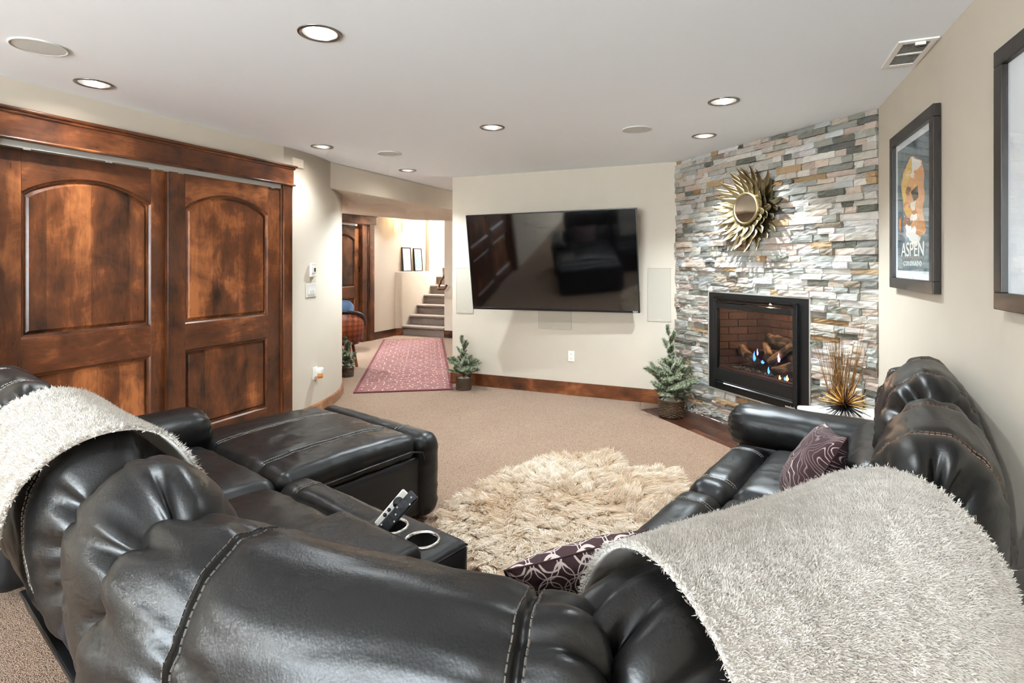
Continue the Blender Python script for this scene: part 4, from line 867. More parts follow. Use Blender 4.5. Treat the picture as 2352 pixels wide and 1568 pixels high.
# left arm
def rollarm(name,p,q,zc,r,seed,base):
    p,t,f,L=oriented(p,q)
    pr_=[(r*1.1*math.cos(a),zc+r*.95*math.sin(a)) for a in np.linspace(0,2*PI,28,endpoint=False)][::-1]
    return p
def arm(name,pts,seed,w=.26,h=.20,zc=.56,sq=1.0):
    prof=[(w/2*np.sign(math.cos(a))*abs(math.cos(a))**.8, zc+h/2*np.sign(math.sin(a))*abs(math.sin(a))**.8) for a in np.linspace(-PI/2,-PI/2-2*PI,16,endpoint=False)]
    c,f,L=pathfun(pts,90); pr=resample(catmull(prof,10),70); ctr=np.array([0,zc]); T=L[-1]; er_=.10
    E_=np.minimum(L+.0,T-L); d=np.clip((T-L)/er_,0,1); k=.62+.38*np.sqrt(1-(1-d)**2)
    td=np.arange(70)/70; g=np.exp(-((T-L)/.05)**1.5)[:,None]
    disp=-.012*g*(.5+.5*np.sin(td*2*PI*16+seed))[None]+.010*(fbm(np.stack(np.meshgrid(L*7,td*9,indexing='ij')+[np.full((90,70),seed*1.3)],-1),seed)-.5)
    dr=pr-ctr; nn=dr/np.linalg.norm(dr,axis=1)[:,None]
    pos=ctr+dr[None]*k[:,None,None]+nn[None]*disp[...,None]; A=np.zeros((90,70,3))
    A[...,0]=c[:,None,0]+f[:,None,0]*pos[...,0];A[...,1]=c[:,None,1]+f[:,None,1]*pos[...,0];A[...,2]=pos[...,1]
    caps=[]
    for i in (0,89):
        cc=A[i].mean(0); tg=np.r_[c[1]-c[0],0] if i==0 else np.r_[c[-1]-c[-2],0]; tg/=np.linalg.norm(tg); sg=-1 if i==0 else 1
        caps.append([cc+(A[i]-cc)*q+tg*sg*dp for q,dp in ((.8,.014),(.4,.016),(.02,.004))])
    A=np.concatenate([np.array(caps[0])[::-1],A,np.array(caps[1])],0); return gridmesh(name,A,M['leather'],sofa,cv=True)
arm('arm_rest',[(-3.17,.42),(-3.17,.8),(-3.17,1.29)],1,w=.30,h=.24,zc=.535)
cushion('arm_base',(-3.19,.86,.27),(.22,.82,.46),.03,(8,20,12),0,.003,41,'leather2')
# console
cu_=.5*(-1.43-1.085); cons=cushion('console',(cu_,.88,.34),(.345,.585,.575),.028,(24,40,24),0,.002,51,'leather2')
topc=.545
bpy.context.view_layer.update()
_c=MB()
for du in (-.068,.068): _c.lathe([(.046,.53),(.046,.70)],32,(cu_+du,1.078,0))
_co=_c.build('cutter',None,sofa); _b=cons.modifiers.new('b','BOOLEAN'); _b.object=_co; _b.solver='EXACT'; bpy.context.view_layer.update()
_me=bpy.data.meshes.new_from_object(cons.evaluated_get(bpy.context.evaluated_depsgraph_get())); cons.modifiers.clear(); cons.data=_me; bpy.data.objects.remove(_co)
if not _me.materials: _me.materials.append(M['leather2'])
lid=cushion('console_lid',(cu_-.004,.76,.645),(.36,.46,.085),.028,(30,40,8),.006,.003,52); 
for du in (-.068,.068):
    x=cu_+du; y=1.078
    MB().lathe([(.043,-.002),(.0445,.003),(.048,.005),(.052,.003),(.053,-.002)],32,(x,y,.6295),caps=False).build('cup_ring',M['chrome'],cons,smooth=True)
    MB().lathe([(.001,-.085),(.0445,-.085),(.0450,.002)],32,(x,y,.6295),caps=False).build('cup_well',M['dark'],cons,smooth=True)
MB().tube([(cu_-.165,1.165,.612),(cu_+.165,1.165,.612)],.003,6).build('piping',M['leather'],cons); MB().tube([(cu_+.169,.65,.612),(cu_+.169,1.15,.612)],.003,6).build('piping',M['leather'],cons)
MB().tube([(cu_+.172,.56,.668),(cu_+.172,.97,.668)],.003,6).build('piping',M['leather'],lid)
# curved corner seat
def wedge(name,poly,z0,z1,mat='leather',bev=.05):
    m=MB(); m.prism(poly,lambda a,b:(a,b,z0),lambda a,b:(a,b,z1)); return m.build(name,M[mat],sofa,bevel=bev,seg=5,angle=30)
wedge('corner_seat_base',[(-1.07,.6),(-.45,.8),(-.32,1.40),(-.86,1.50),(-1.04,1.33)],.06,.38,'leather2',.02)
wedge('corner_seat_cushion',[(-1.075,.55),(-.5,.75),(-.25,1.42),(-.88,1.56),(-1.075,1.36)],.34,.465)
# right row seats
for k,(v0,v1) in enumerate(((1.55,2.305),(2.315,3.03))):
    seatblock('seat_base',-.88,-.2,v0+.005,v1-.005)
    cushion('seat_cushion',(-.475,(v0+v1)/2,.405),(.47,v1-v0-.01,.16),.06,(44,60,10),.03,.006,60+k)
    o=cushion('footrest_flap',(-.80,(v0+v1)/2,.385),(.20,v1-v0-.008,.19),.075,(24,60,16),.012,.005,64+k,seamy=(-.23,.23))
    vc=(v0+v1)/2
    topstitch(o,[((-.89,vc+q+d),(-.715,vc+q+d)) for q in (-.23,.23) for d in (-.01,.01)])
    cushion('front_panel',(-.875,vc,.20),(.06,v1-v0-.01,.30),.025,(6,40,16),0,.003,66+k,'leather2')
arm('arm_rest',[(-.10,3.16),(-.5,3.155),(-.93,3.14)],3,w=.27,h=.22,zc=.55)
cushion('arm_base',(-.48,3.15,.26),(.80,.22,.46),.03,(20,8,12),0,.003,42,'leather2')
# ================================================================= soft things on the sofa
SM=Matrix.Rotation(-SA,4,'Z')
def sxy(u,v): p=SM@Vector((u,v,0)); return (p.x,p.y)
def surfpts(V,F_,n,rs):
    T=np.concatenate([F_[:,[0,1,2]],F_[:,[0,2,3]]]) if F_.shape[1]==4 else F_
    a,b,c=V[T[:,0]],V[T[:,1]],V[T[:,2]]; N=np.cross(b-a,c-a); ar=np.linalg.norm(N,axis=1); k=rs.choice(len(T),n,p=ar/ar.sum()); r1=np.sqrt(rs.rand(n));r2=rs.rand(n)
    P=a[k]*(1-r1)[:,None]+b[k]*(r1*(1-r2))[:,None]+c[k]*(r1*r2)[:,None]; return P,N[k]/(ar[k][:,None]+1e-12)
def fur(name,P,N,length,width,mat,parent,rs,comb=None,jit=.5,seg=2,tone=None,curl=.3,flow=None):
    n=len(P); L=length*(rs.rand(n)*.6+.7)
    D=N+jit*rs.randn(n,3)*.5
    if comb is not None: D=D+comb
    D/=np.linalg.norm(D,axis=1)[:,None]
    side=np.cross(D,rs.randn(n,3)); side/=np.linalg.norm(side,axis=1)[:,None]
    bend=rs.randn(n,3)*curl
    if flow is not None: bend=bend+flow
    w=width*(.7+.6*rs.rand(n)); V=[];
    for k in range(seg):
        t=k/seg; c=P+D*(L*t)[:,None]+bend*(L*t*t)[:,None]; ww=(w*(1-.45*t))[:,None]; V+= [c-side*ww,c+side*ww]
    V.append(P+D*L[:,None]+bend*L[:,None]); K=2*seg+1
    VV=np.stack(V,1).reshape(-1,3); base=np.arange(n)*K; Fs=[]
    for k in range(seg-1):
        a=base+2*k; Fs+= [np.stack([a,a+1,a+3],1),np.stack([a,a+3,a+2],1)]
    a=base+2*(seg-1); Fs.append(np.stack([a,a+1,a+2],1)); Ft=np.concatenate(Fs)
    o=npmesh(name,VV,Ft,M[mat],parent,False)
    tn=(rs.rand(n)*.35+.65*(tone if tone is not None else rs.rand(n)))
    t3=np.repeat(tn[:,None],K,1); ramp_=np.linspace(.55,1,K)[None]; at=o.data.attributes.new('tone','FLOAT','POINT'); at.data.foreach_set('value',np.clip(t3*ramp_,0,1).astype(np.float32).ravel())
    setp(o,kind='stuff'); return o
def tonefill(o,val):
    at=o.data.attributes.new('tone','FLOAT','POINT'); at.data.foreach_set('value',np.full(len(o.data.vertices),val,np.float32))
def blanket(label,pts,prof0,prof1,n,seed,plen,pw_,dens,s0=0.,s1=1.,zo=0.,skew=0.):
    c,f,L=pathfun(pts,90); T=L[-1]; i0,i1=int(s0*89),int(s1*89); e=empty('throw_blanket',(0,0,0),label,'blanket',rz=-SA,group='white throw blankets')
    q0=resample(catmull(prof0,14,False),110,False); q1=resample(catmull(prof1,14,False),110,False)
    rows=[]; jc=np.argmax(q0[:,1]); jj=np.clip((jc-np.arange(110))/(.45*jc),0,1.6)
    for i in range(i0,i1+1):
        a=(i-i0)/(i1-i0); a2=a*a*(3-2*a); pr=q0*(1-a2)+q1*a2; sh=L[i]+skew*jj*(.25+.75*a)
        X=[np.interp(sh,L,c[:,k])+np.where(sh<0,sh,0)*(c[1,k]-c[0,k])/L[1] for k in (0,1)]; FF=[np.interp(sh,L,f[:,k]) for k in (0,1)]
        rows.append(np.stack([X[0]+FF[0]*pr[:,0],X[1]+FF[1]*pr[:,0],pr[:,1]+zo],1))
    A=np.array(rows); nn=fbm(A*6+seed,seed)-.5; N=np.cross(np.gradient(A,axis=0),np.gradient(A,axis=1)); N/=np.linalg.norm(N,axis=2)[...,None]
    if N[len(A)//2,55,2]<0: N=-N
    A=A+N*(nn*.014+.009)[...,None]
    o=gridmesh('cloth',A,M['sherpa'],e); o.modifiers.new('t','SOLIDIFY').thickness=.006; o.modifiers['t'].offset=-1; tonefill(o,.62)
    rs=np.random.RandomState(seed); V=A.reshape(-1,3); nu,nv=A.shape[:2]; I,J=np.meshgrid(np.arange(nu-1),np.arange(nv-1),indexing='ij'); Fq=np.stack([I*nv+J,(I+1)*nv+J,(I+1)*nv+J+1,I*nv+J+1],-1).reshape(-1,4)
    P,NN=surfpts(V,Fq,dens,rs); s=np.sign((NN*np.array([0,0,1])).sum(1)); mid=N[nu//2,55]; 
    ref=N.reshape(-1,3); gN=np.cross(V[Fq[:,1]]-V[Fq[:,0]],V[Fq[:,2]]-V[Fq[:,0]]).mean(0)
    # consistent orientation with N
    t_=np.cross(V[Fq[0,1]]-V[Fq[0,0]],V[Fq[0,2]]-V[Fq[0,0]]); sg=np.sign((t_*ref[Fq[0,0]]).sum()); NN=NN*sg
    cl=vnoise(P*55,seed)[:,None]; clump=np.stack([vnoise(P*70,seed+k) for k in (1,2,3)],1)-.5
    fur('pile',P,NN,plen,pw_,'sherpa',e,rs,comb=clump*.9,jit=.35,seg=2,tone=vnoise(P*60,seed+9),curl=.25)
    # fringe of pile round the hem
    hem=np.concatenate([A[0],A[-1]]); hn=np.concatenate([N[0],N[-1]]); out=np.concatenate([A[0]-A[2],A[-1]-A[-3]]); out/=np.linalg.norm(out,axis=1)[:,None]
    k=rs.randint(0,len(hem),9000); P=hem[k]+rs.randn(9000,3)*.003; fur('hem_pile',P,(out[k]*.8+hn[k]*.5),plen*1.3,pw_,'sherpa',e,rs,jit=.6,seg=2)
    return e
# blanket over the corner-right back cushion
BD0=[(-.19,.25),(-.19,.45),(-.19,.66),(-.19,.79),(-.168,.925),(-.10,1.012),(-.01,1.045),(.085,1.025),(.16,.945),(.198,.84),(.205,.76)]
BD1=[(-.19,.25),(-.19,.45),(-.19,.66),(-.19,.79),(-.168,.925),(-.10,1.014),(-.01,1.05),(.09,1.02),(.24,.92),(.40,.82),(.56,.725)]
blanket('white fleecy throw blanket filling the lower right foreground over the sofa back',[(-.385,.66),(-.25,.94),(-.13,1.19),(-.065,1.46)],BD0,BD1,0,11,.0048,.0008,340000,.13,.88,-.055)
BA0=[(-.20,.12),(-.20,.3),(-.20,.5),(-.195,.66),(-.19,.79),(-.168,.925),(-.10,1.012),(-.01,1.045),(.075,1.015),(.14,.935),(.175,.84),(.19,.74),(.27,.6),(.31,.52)]
blanket('white fleecy throw blanket over the sofa back at the left edge',[(-2.25,CR),(-1.85,CR),(-1.455,CR)],BA0,BA0,0,12,.0065,.0011,110000,.22,.97,0,-.20)
# pillows
def pillow(label,loc,mat,size=.43,th=.15,M3=None,seed=0):
    n=44; g=np.linspace(-1,1,n+1); X,Y=np.meshgrid(g,g,indexing='ij'); e=np.maximum(np.abs(X),np.abs(Y))
    prof=np.maximum(0,(1-X**2))**.45*np.maximum(0,(1-Y**2))**.45
    pin=1-.10*(1-np.abs(X)**2)*np.abs(Y)**3; pin2=1-.10*(1-np.abs(Y)**2)*np.abs(X)**3
    px=X*size/2*pin2; py=Y*size/2*pin
    wn=.02*(fbm(np.stack([X*2.5,Y*2.5,np.full_like(X,seed)],-1),seed)-.5)
    top=np.stack([px,py,th/2*prof+wn*prof],-1); bot=np.stack([px,py,-th/2*prof+wn*prof],-1)
    V=np.concatenate([top.reshape(-1,3),bot.reshape(-1,3)]); I,J=np.meshgrid(np.arange(n),np.arange(n),indexing='ij'); m_=n+1
    q=np.stack([I*m_+J,(I+1)*m_+J,(I+1)*m_+J+1,I*m_+J+1],-1).reshape(-1,4); Fq=np.concatenate([q,q[:,::-1]+m_*m_])
    e=empty('throw_pillow',(0,0,0),label,'pillow'); e.matrix_world=M3
    o=npmesh('cover',V,Fq,M[mat],e); uv=o.data.uv_layers.new(name='UVMap'); li=np.empty(len(o.data.loops),np.int32); o.data.loops.foreach_get('vertex_index',li)
    uvv=np.concatenate([np.stack([X,Y],-1).reshape(-1,2)*.5+.5,np.stack([X,Y],-1).reshape(-1,2)*.5+1.7]); uv.data.foreach_set('uv',uvv[li].astype(np.float32).ravel())
    ed=[(px[i,0],py[i,0],0) for i in range(n+1)]+[(px[n,j],py[n,j],0) for j in range(1,n+1)]+[(px[i,n],py[i,n],0) for i in range(n-1,-1,-1)]+[(px[0,j],py[0,j],0) for j in range(n-1,0,-1)]
    MB().tube(ed,.0025,5,closed=True).build('seam_piping',M[mat],e)
    return e
def frame(u,v,z,xd,yd):   # sofa-local axes -> world matrix; xd,yd: pillow x and y axes in sofa frame
    x=Vector(xd).normalized(); y=Vector(yd); y=(y-x*y.dot(x)).normalized(); n=x.cross(y); m=Matrix((x,y,n)).transposed().to_4x4(); m.translation=Vector((u,v,z)); return SM@m
pillow('plum pillow with fine wavy lines standing against the right sofa back',None,'pw',.38,.16,frame(-.43,2.47,.60,(.30,-.90,.12),(.45,.10,.84)),1)
pillow('plum pillow with looping circle pattern beside the right blanket',None,'pc',.38,.13,frame(-.785,1.255,.565,(.62,.75,.16),(.45,-.30,.80)),2)
pillow('plum lined pillow peeking out behind the left blanket',None,'pw',.42,.15,frame(-2.70,.86,.60,(.95,.05,0),(.05,-.40,.82)),3)
pillow('second circle-patterned plum pillow, barely showing above the right blanket',None,'pc',.40,.14,frame(-.62,1.50,.585,(.25,.9,.0),(.85,-.1,.40)),4)
# remotes in the cup holder
def remote(label,mat,M3,L,w,white):
    e=empty('remote_control',(0,0,0),label,'remote'); e.matrix_world=M3
    MB().box(-w/2,w/2,-.008,.008,-L/2,L/2).build('body',M[mat],e,bevel=.005,seg=3)
    rx=Matrix.Rotation(PI/2,4,'X')
    if white:
        o=MB().lathe([(.001,.0025),(.015,.002),(.017,0)],24,caps=False).build('touch_ring',M['cseat'],e,smooth=True); o.matrix_local=Matrix.Translation((0,-.008,L/2-.038))@rx
        for z in (L/2-.07,L/2-.088):
            for x in (-.008,.008): o=MB().lathe([(.001,.002),(.0055,.0015),(.006,0)],14,caps=False).build('button',M['cseat'],e); o.matrix_local=Matrix.Translation((x,-.008,z))@rx
    else:
        for k in range(9):
            for x in (-.011,0,.011): MB().box(x-.0022,x+.0022,-.0095,-.008,L/2-.015-k*.016,L/2-.0105-k*.016).build('button',M['lit' if (k*3+int(x*100))%4==0 else 'black'],e)
cx_,cy_=cu_-.068,1.078
def rem(tx,ty,dz,rz): return SM@(Matrix.Translation((cx_+tx,cy_+ty,.638+dz))@Matrix.Rotation(rz,4,'Z')@Matrix.Rotation(math.radians(38),4,'Y')@Matrix.Rotation(math.radians(-30),4,'X'))
remote('white streaming remote with black ring standing in the cup holder','white',rem(-.008,.012,.035,.45),.125,.036,True)
remote('black button remote leaning in the cup holder','cseat',rem(.024,.0,.035,.30),.15,.034,False)
# ================================================================= sheepskin rug
def sheepskin():
    out=[(1000,1180),(1030,1140),(1080,1115),(1120,1095),(1150,1075),(1200,1062),(1235,1047),(1290,1036),(1335,1040),(1390,1029),(1425,1038),(1425,1064),(1470,1072),(1530,1066),(1578,1082),(1560,1130),(1530,1180),(1480,1230),(1440,1280),(1380,1330),(1290,1345),(1200,1330),(1120,1318),(1085,1290),(1070,1240),(1010,1215)]
    cs,sn=math.cos(YAW),math.sin(YAW); pts=[]
    for x,y in out:
        d=FPX*(CAMH-.045)/(y-603); r=(x-1176)/FPX*d; pts.append((cs*r-sn*d,sn*r+cs*d))
    P=resample(catmull(pts,8),160); c=P.mean(0); e=empty('sheepskin_rug',(c[0],c[1],0),'shaggy cream sheepskin rug on the carpet between the sofa sides','rug')
    Q=P-c; K=24; rows=[]
    for k in range(K+1): t=k/K; rows.append(np.c_[Q*t*.97,.012+.022*(1-t**4)*np.ones(len(Q))])
    A=np.array(rows); A[...,2]+= .018*(fbm(np.concatenate([A[...,:2]*5,np.zeros_like(A[...,:1])],-1),3)-.5)*(1-np.linspace(0,1,K+1)**4)[:,None]
    o=gridmesh('hide',A,M['sheep'],e,cv=True); tonefill(o,.4)
    rs=np.random.RandomState(5); nu,nv=A.shape[:2]; V=A.reshape(-1,3); I,J=np.meshgrid(np.arange(nu-1),np.arange(nv),indexing='ij'); Fq=np.stack([I*nv+J,(I+1)*nv+J,(I+1)*nv+(J+1)%nv,I*nv+(J+1)%nv],-1).reshape(-1,4)
    n=70000; P3,N=surfpts(V,Fq,n,rs); N=np.where(N[:,2:3]<0,-N,N)
    # locks: strands lean to shared directions per cell
    cell=np.floor(P3[:,:2]*17+1.2*np.stack([vnoise(P3*14,1),vnoise(P3*14,2)],1)); h1=np.sin(cell[:,0]*12.99+cell[:,1]*78.23)*43758.5; h1=h1-np.floor(h1); h2=np.sin(cell[:,0]*39.34+cell[:,1]*11.13)*24634.6; h2=h2-np.floor(h2)
    ang=h1*2*PI*.55+fbm(P3*2.2,7)*6.0; radial=P3[:,:2]/(np.linalg.norm(P3[:,:2],axis=1)[:,None]+1e-6)
    comb=np.c_[np.cos(ang)*.9+radial[:,0]*.7,np.sin(ang)*.9+radial[:,1]*.7,np.full(n,.1)]
    cen=(cell+.5)/17; pull=np.c_[(cen-P3[:,:2])*9,np.zeros(n)]
    front=np.clip((vnoise(P3*3.0,21)*.9+h2*.5),0,1)
    fur('wool',P3,N,.070,.0019,'sheep',e,rs,comb=comb,jit=.16,seg=4,tone=front,curl=.12,flow=pull*.5+np.c_[np.zeros((n,2)),np.full(n,-.45)])
sheepskin()
# ================================================================= runner rug in the hall
ra,rb,rc,rd_=[Vector(p) for p in ((-3.98,4.80),(-3.06,5.385),(-5.30,8.93),(-6.22,8.34))]
ax=(rc-rb).normalized(); L=(rc-rb).length; w=(rb-ra).length; ang=math.atan2(ax.y,ax.x)
rr=empty('runner_rug',((ra.x+rc.x)/2,(ra.y+rc.y)/2,0),'long maroon runner rug with cream broken-line pattern in the hall','rug',rz=ang-PI/2)
MB().box(-w/2+.035,w/2-.035,-L/2+.035,L/2-.035,.001,.013).build('field',M['runner'],rr)
for a in ((-w/2,w/2,L/2-.035,L/2),(-w/2,w/2,-L/2,-L/2+.035),(-w/2,-w/2+.035,-L/2+.035,L/2-.035),(w/2-.035,w/2,-L/2+.035,L/2-.035)): MB().box(a[0],a[1],a[2],a[3],.001,.014).build('border',M['runnerb'],rr,bevel=.003)
# ================================================================= little potted pines
def branchmesh(L,seed,frost):
    rs=random.Random(seed); m=MB(); tone=[]
    pth=[(L*k/6,0,.10*L*(k/6)**2) for k in range(7)]; m.tube(pth,[.0035*(1-.7*k/6) for k in range(7)],4); tone+=[.1]*len(m.v)
    twigs=[(pth,1.0)]
    for k in (1,2,3,4,5):
        for s in (-1,1):
            p=pth[k]; l=L*.38*(1-.08*k); q=[(p[0]+l*.75*a,p[1]+s*l*.6*a,p[2]+.12*l*a) for a in (0,.5,1)]; n0=len(m.v); m.tube(q,[.002,.0018,.001],3); tone+=[.1]*(len(m.v)-n0); twigs.append((q,.8))
    for q,sc in twigs:
        Q=[Vector(a) for a in q]; tot=sum((Q[i+1]-Q[i]).length for i in range(len(Q)-1)); nn=int(tot/.0011)
        for k in range(nn):
            t=(k+.5)/nn*(len(Q)-1); i=min(int(t),len(Q)-2); p=Q[i].lerp(Q[i+1],t-i); d=(Q[i+1]-Q[i]).normalized()
            if (p-Q[0]).length<.02 and sc==1.0: continue
            a=rs.uniform(0,2*PI); o=d.orthogonal(); o.rotate(Matrix.Rotation(a,3,d)); dr=(d*.75+o*.8).normalized(); l=rs.uniform(.018,.030); s=dr.cross(o).normalized()*.0017
            n0=len(m.v); m.add([p-s,p+s,p+dr*l*.6+s*.9,p+dr*l,p+dr*l*.6-s*.9],[(0,1,2,3,4)]); f=rs.random(); base=.35+.55*frost*f; tone+=[base*.6,base*.6,base,min(1,base+.35*frost),base]
    me=m.mesh('branch'); at=me.attributes.new('tone','FLOAT','POINT'); at.data.foreach_set('value',np.array(tone,np.float32)); me.materials.append(M['needle']); return me
BR=[branchmesh(L,s,f) for s,(L,f) in enumerate(((.20,.7),(.16,1.0),(.13,.9),(.10,1.0)))]
def basketmesh(r,h):
    m=MB(); n=26; rowsN=int(h/.012)
    for k in range(rowsN):
        z=.006+k*.0118; rr_=r*(.9+.1*k/rowsN); m.tube([((rr_+.006*(1 if (j+k)%2 else -1))*math.cos(2*PI*j/n),(rr_+.006*(1 if (j+k)%2 else -1))*math.sin(2*PI*j/n),z) for j in range(n)],.0062,5,closed=True)
    return m
def pine(label,loc,H,R,br,bh,seed,frost):
    rs=random.Random(seed); e=empty('potted_pine',(*loc,0),label,'potted plant',group='small artificial pines in wicker baskets')
    b=basketmesh(br,bh).build('basket',M['wicker'],e,smooth=True)
    MB().lathe([(br*.86,0.003),(br*.9,bh*.5),(br*.93,bh-.01)],24).build('basket_liner',M['wicker'],b)
    MB().tube([((br)*math.cos(2*PI*j/32),(br)*math.sin(2*PI*j/32),bh+.002) for j in range(32)],.008,6,closed=True).build('basket_rim',M['wicker'],b,smooth=True)
    for s in (-1,1): MB().tube([(br*1.0*math.cos(a),s*br*.55,bh+br*.45*math.sin(a)) if 0 else (br*.55*math.cos(a),s*br*.86,bh+br*.42*math.sin(a)) for a in np.linspace(0,PI,11)],.005,5).build('basket_handle',M['wicker'],b,smooth=True)
    MB().lathe([(br*.92,bh-.015),(br*.75,bh+.004),(br*.4,bh+.018),(.001,bh+.022)],20,caps=False).build('snow_cover',M['moss'],e,smooth=True)
    top=[(0,0,bh),(0.006,0,bh+(H-bh)*.4),(-.004,.004,bh+(H-bh)*.75),(-.03,.01,H-.02)]; MB().tube(top,[.009,.007,.004,.002],6).build('trunk',M['bark'],e,smooth=True)
    N=int(62 if H>.7 else 44)
    for k in range(N):
        a=k*2.39996+rs.uniform(-.3,.3); t=((k+.5)/N)**1.15; z=bh+.025+(H-bh-.20)*t; reach=R*(.8+.35*math.sin(PI*min(1,t*1.6))-.85*t**1.4)*rs.uniform(.6,1.2); me=BR[0] if reach>.17 else BR[1] if reach>.13 else BR[2] if reach>.09 else BR[3]; bl=(.20,.16,.13,.10)[BR.index(me)]
        tilt=rs.uniform(.0,.6)+.55*t; o=bpy.data.objects.new('branch',me); C.objects.link(o); o.parent=e; sc=max(.55,reach/bl)
        o.matrix_local=Matrix.Translation((0,0,z))@Matrix.Rotation(a,4,'Z')@Matrix.Rotation(-tilt,4,'Y')@Matrix.Scale(sc,4)
    for dz,a,ti in ((.13,2.6,1.3),(.075,5.9,.95),(.02,.8,.9),(-.05,3.9,.9),(-.09,2.0,.7),(-.12,5.2,.8)):
        o=bpy.data.objects.new('branch',BR[2]); C.objects.link(o); o.parent=e; o.matrix_local=Matrix.Translation((-.02,.008,H-.17+dz*.6))@Matrix.Rotation(a,4,'Z')@Matrix.Rotation(-ti,4,'Y')@Matrix.Scale(.9,4)
    return e
pine('largest frosted pine in a wicker basket at the stone wall foot',(-.68,5.30),.82,.24,.115,.15,3,.8)
pine('small frosted pine in a wicker basket by the television wall end',(-2.97,5.465),.58,.19,.085,.13,5,1.0)
pine('snowy little pine in a wicker basket beside the rounded wall and barrel chair',(-4.66,5.50),.47,.18,.085,.11,9,1.3)
# ================================================================= end table with ornaments
tpos=(.515,3.66); te=empty('end_table',(tpos[0],tpos[1],0),'low whitewashed end table between sofa arm and stone wall','table',rz=math.radians(13))
MB().box(-.225,.205,-.18,.17,.525,.56).build('table_top',M['table'],te,bevel=.014,seg=3)
for x in (-.18,.165):
    for y in (-.14,.13): MB().box(x-.022,x+.022,y-.022,y+.022,.004,.53).build('leg',M['table'],te,bevel=.004)
MB().box(-.18,.165,-.13,.12,.16,.185).build('lower_shelf',M['table'],te,bevel=.003)
ue=empty('urchin_ornament',(.485,3.57,.56),'spiky black and gold sea urchin ornament on the end table','ornament')
rs=random.Random(4); spm=MB(); tipm=MB()
cen=Vector((0,0,.075))
for k in range(150):
    zz=1-2*(k+.5)/150; a=k*2.39996; d=Vector((math.sqrt(1-zz*zz)*math.cos(a),math.sqrt(1-zz*zz)*math.sin(a),zz)); l=rs.uniform(.10,.135)
    if d.z<-.35: l=min(l,.07/abs(d.z))
    gl=d.z>-.1
    p0,p1,p2=cen+d*.012,cen+d*l*.55,cen+d*l; MB_=MB()
    o=MB().tube([p0,p1],[.0022,.0018],4).tube([p1,p2],[.0018,.0012],4); o=o.build('spine',M['spine' if not gl else 'spine'],ue) if k%3==0 or not gl else o.build('spine',M['gold2'],ue)
MB().lathe([(.001,-.02),(.016,-.01),(.02,0),(.016,.01),(.001,.02)],12,cen,caps=False).build('core',M['spine'],ue,smooth=True)
ge=empty('grass_arrangement',(.49,3.775,.56),'dry golden grass stems standing on the end table behind the urchin','plant')
MB().lathe([(.05,0),(.06,.03),(.05,.06),(.035,.065)],20).build('pot',M['spine'],ge,smooth=True)
for k in range(85):
    a=rs.uniform(0,2*PI); r=rs.uniform(0,.045); h=rs.uniform(.16,.36)*(1.35 if rs.random()<.15 else 1); x,y=r*math.cos(a)*1.3,r*math.sin(a); lx,ly=x*1.2+rs.uniform(-.04,.04),y*1.2+rs.uniform(-.04,.04)
    pth=[(x,y,.06)]; 
    for t in (.35,.7,1): pth.append((x+lx*t+rs.uniform(-.006,.006),y+ly*t+rs.uniform(-.006,.006),.06+h*t))
    MB().tube(pth,[.0016,.0014,.0012,.0007],4).build('stem',M['grass'],ge)
# ================================================================= hall things: chairs, sconce, pictures
def barrelchair(label,loc,rz,back,rail,seat,scale=1.0):
    e=empty('barrel_chair',(*loc,0),label,'chair',rz=rz)
    n=28; R=.30; rows=[]; 
    for k in range(n+1):
        a=PI+ (k/n-.5)*math.radians(205); top=.80-.20*abs(2*k/n-1)**3; rows.append([(R*math.cos(a)*1.02,R*math.sin(a),.40),(R*math.cos(a)*1.06,R*math.sin(a)*1.05,.6),(R*math.cos(a)*1.1,R*math.sin(a)*1.08,top)])
    A=np.array(rows); o=gridmesh('back_shell',A,back,e); so=o.modifiers.new('s','SOLIDIFY'); so.thickness=.035; so.offset=-1
    uv=o.data.uv_layers.new(name='UVMap'); li=np.empty(len(o.data.loops),np.int32); o.data.loops.foreach_get('vertex_index',li); g=np.stack(np.meshgrid(np.linspace(0,1,n+1),np.linspace(0,.55,3),indexing='ij'),-1).reshape(-1,2); uv.data.foreach_set('uv',g[li].astype(np.float32).ravel())
    MB().tube([tuple(r[2]) for r in rows],.022,8).build('top_rail',rail,e,smooth=True)
    MB().lathe([(.001,.49),(.24,.485),(.27,.46),(.27,.41),(.24,.40),(.001,.40)],28,caps=False).build('seat',seat,e,smooth=True)
    MB().lathe([(.001,.40),(.25,.40),(.25,.35),(.001,.35)],28,caps=False).build('seat_ring',M['cwood'],e)
    for a in (45,135,225,315):
        a=math.radians(a); MB().tube([(.19*math.cos(a),.19*math.sin(a),.37),(.27*math.cos(a),.27*math.sin(a),0.0)],[.024,.02],6).build('leg',M['cwood'],e)
    return e
barrelchair('barrel-back chair with orange-brown diamond weave and black rail by the rounded wall',(-5.03,5.80),math.radians(120),M['diamond'],M['cseat'],M['cseat'])
barrelchair('blue upholstered chair top showing behind the diamond-weave chair',(-6.05,6.78),math.radians(300),M['cblue'],M['cblue'],M['cblue'])
sc=empty('wall_sconce',(HX,9.02,2.06),'glowing amber wall sconce high on the hall wall','wall lamp')
MB().box(0,.015,-.05,.05,0,.22).build('back_plate',M['gold'],sc)
MB().prism([(.09*math.cos(a),.09*math.sin(a)) for a in np.linspace(-PI/2,PI/2,14)],lambda a,b:(a+.012,b,-.02),lambda a,b:(a+.012,b,.22)).build('shade',M['sconce'],sc)
for k in range(9):
    a=-PI/2+PI*(k+.5)/9; MB().tube([(.012+.093*math.cos(a),.093*math.sin(a),-.025),(.012+.096*math.cos(a+.06),.096*math.sin(a+.06),.1),(.012+.093*math.cos(a),.093*math.sin(a),.225)],.0055,5).build('bark_strip',M['barkw'],sc)
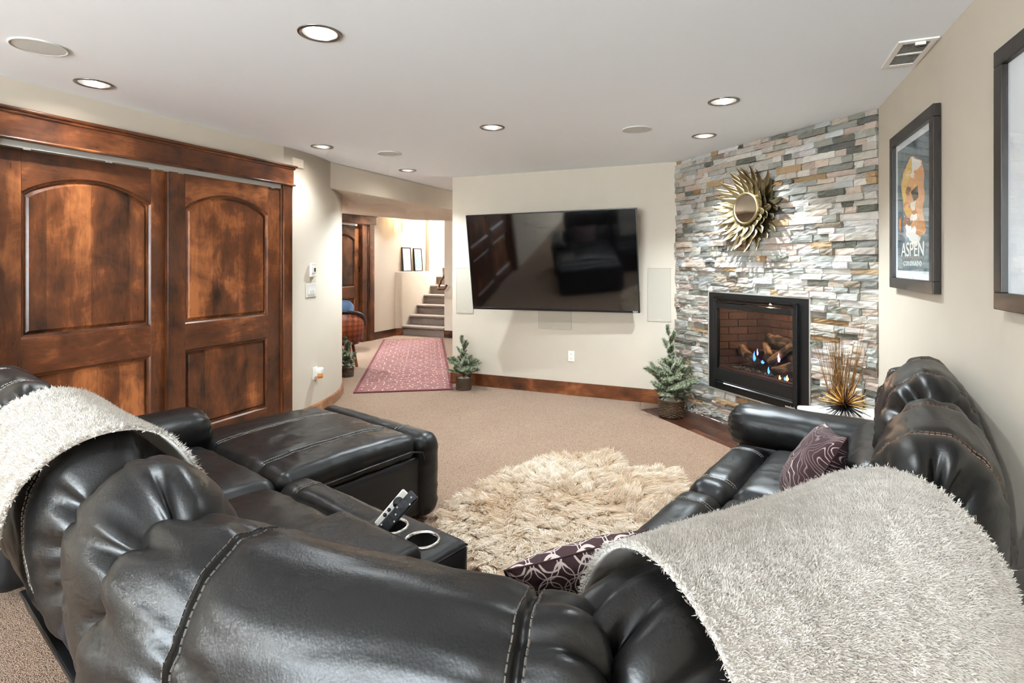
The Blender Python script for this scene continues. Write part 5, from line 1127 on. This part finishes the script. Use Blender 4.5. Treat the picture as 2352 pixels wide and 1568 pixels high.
l=bpy.data.lights.new('sconce_light','POINT'); l.energy=1.6; l.color=(1,.66,.36); l.shadow_soft_size=.06; o=bpy.data.objects.new('sconce_light',l); C.objects.link(o); o.parent=sc; o.location=(.16,0,.26)
def m_map(seed,c1,c2,c3):
    t=NT('map_print'); v=t.co(); n=t.noise(v,6+seed,4,.6,1); t.set(Base_Color=t.ramp(n,[(.35,c1),(.5,c2),(.62,c3)]),Roughness=.5); return t.m
def smallframe(label,loc,w,h,rz,lean,mat):
    e=empty('picture_frame',loc,label,'picture'); e.matrix_world=Matrix.Translation(loc)@Matrix.Rotation(rz,4,'Z')@Matrix.Rotation(lean,4,'Y')
    for a in ((-w,w,2*h-.02,2*h),(-w,w,0,.02),(-w,-w+.02,.02,2*h-.02),(w-.02,w,.02,2*h-.02)): MB().box(-.012,.008,a[0],a[1],a[2],a[3]).build('frame_side',M['black'],e,bevel=.002)
    MB().box(-.006,-.002,-w+.02,w-.02,.02,2*h-.02).build('mat_board',M['mat'],e); MB().box(-.0025,.0005,-w+.045,w-.045,.06,2*h-.045).build('print',mat,e); return e
bl=m_map(0,srgb(222,214,190),srgb(176,200,204),srgb(150,160,130)); bl2=m_map(2,srgb(176,204,220),srgb(96,156,190),srgb(212,214,196))
smallframe('black framed pale map print on the ledge, left one',(-6.352,9.32,1.252),.155,.245,0,math.radians(-4),bl); smallframe('black framed blue lake print on the ledge, right one',(-6.352,9.73,1.252),.15,.24,0,math.radians(-4),bl2)
e=smallframe('small dark frame high beside the stairs',(-5.95,12.5,1.80),.12,.16,-PI/2,0,bl)

# ================================================================= made-up uplight lamp behind the camera, added to lift the ceiling brightness
fl_=empty('added_uplight',(-3.25,-2.9,0),'made-up torchiere lamp out of view behind the camera, added to brighten the ceiling','floor lamp')
MB().lathe([(.15,.0),(.15,.015),(.02,.03),(.012,.04)],28).build('base',M['black'],fl_,smooth=True); MB().lathe([(.012,.03),(.012,1.72)],12).build('pole',M['black'],fl_)
MB().lathe([(.03,1.70),(.10,1.74),(.17,1.82),(.165,1.825),(.09,1.752),(.02,1.72)],32,caps=False).build('bowl_shade',M['white'],fl_,smooth=True)
l=bpy.data.lights.new('added_uplight_bulb','SPOT'); l.energy=560; l.spot_size=math.radians(150); l.spot_blend=.6; l.shadow_soft_size=.05; l.color=(.84,.945,1); o=bpy.data.objects.new('added_uplight_bulb',l); C.objects.link(o); o.parent=fl_; o.location=(0,0,1.80); o.rotation_euler=(PI,0,0)
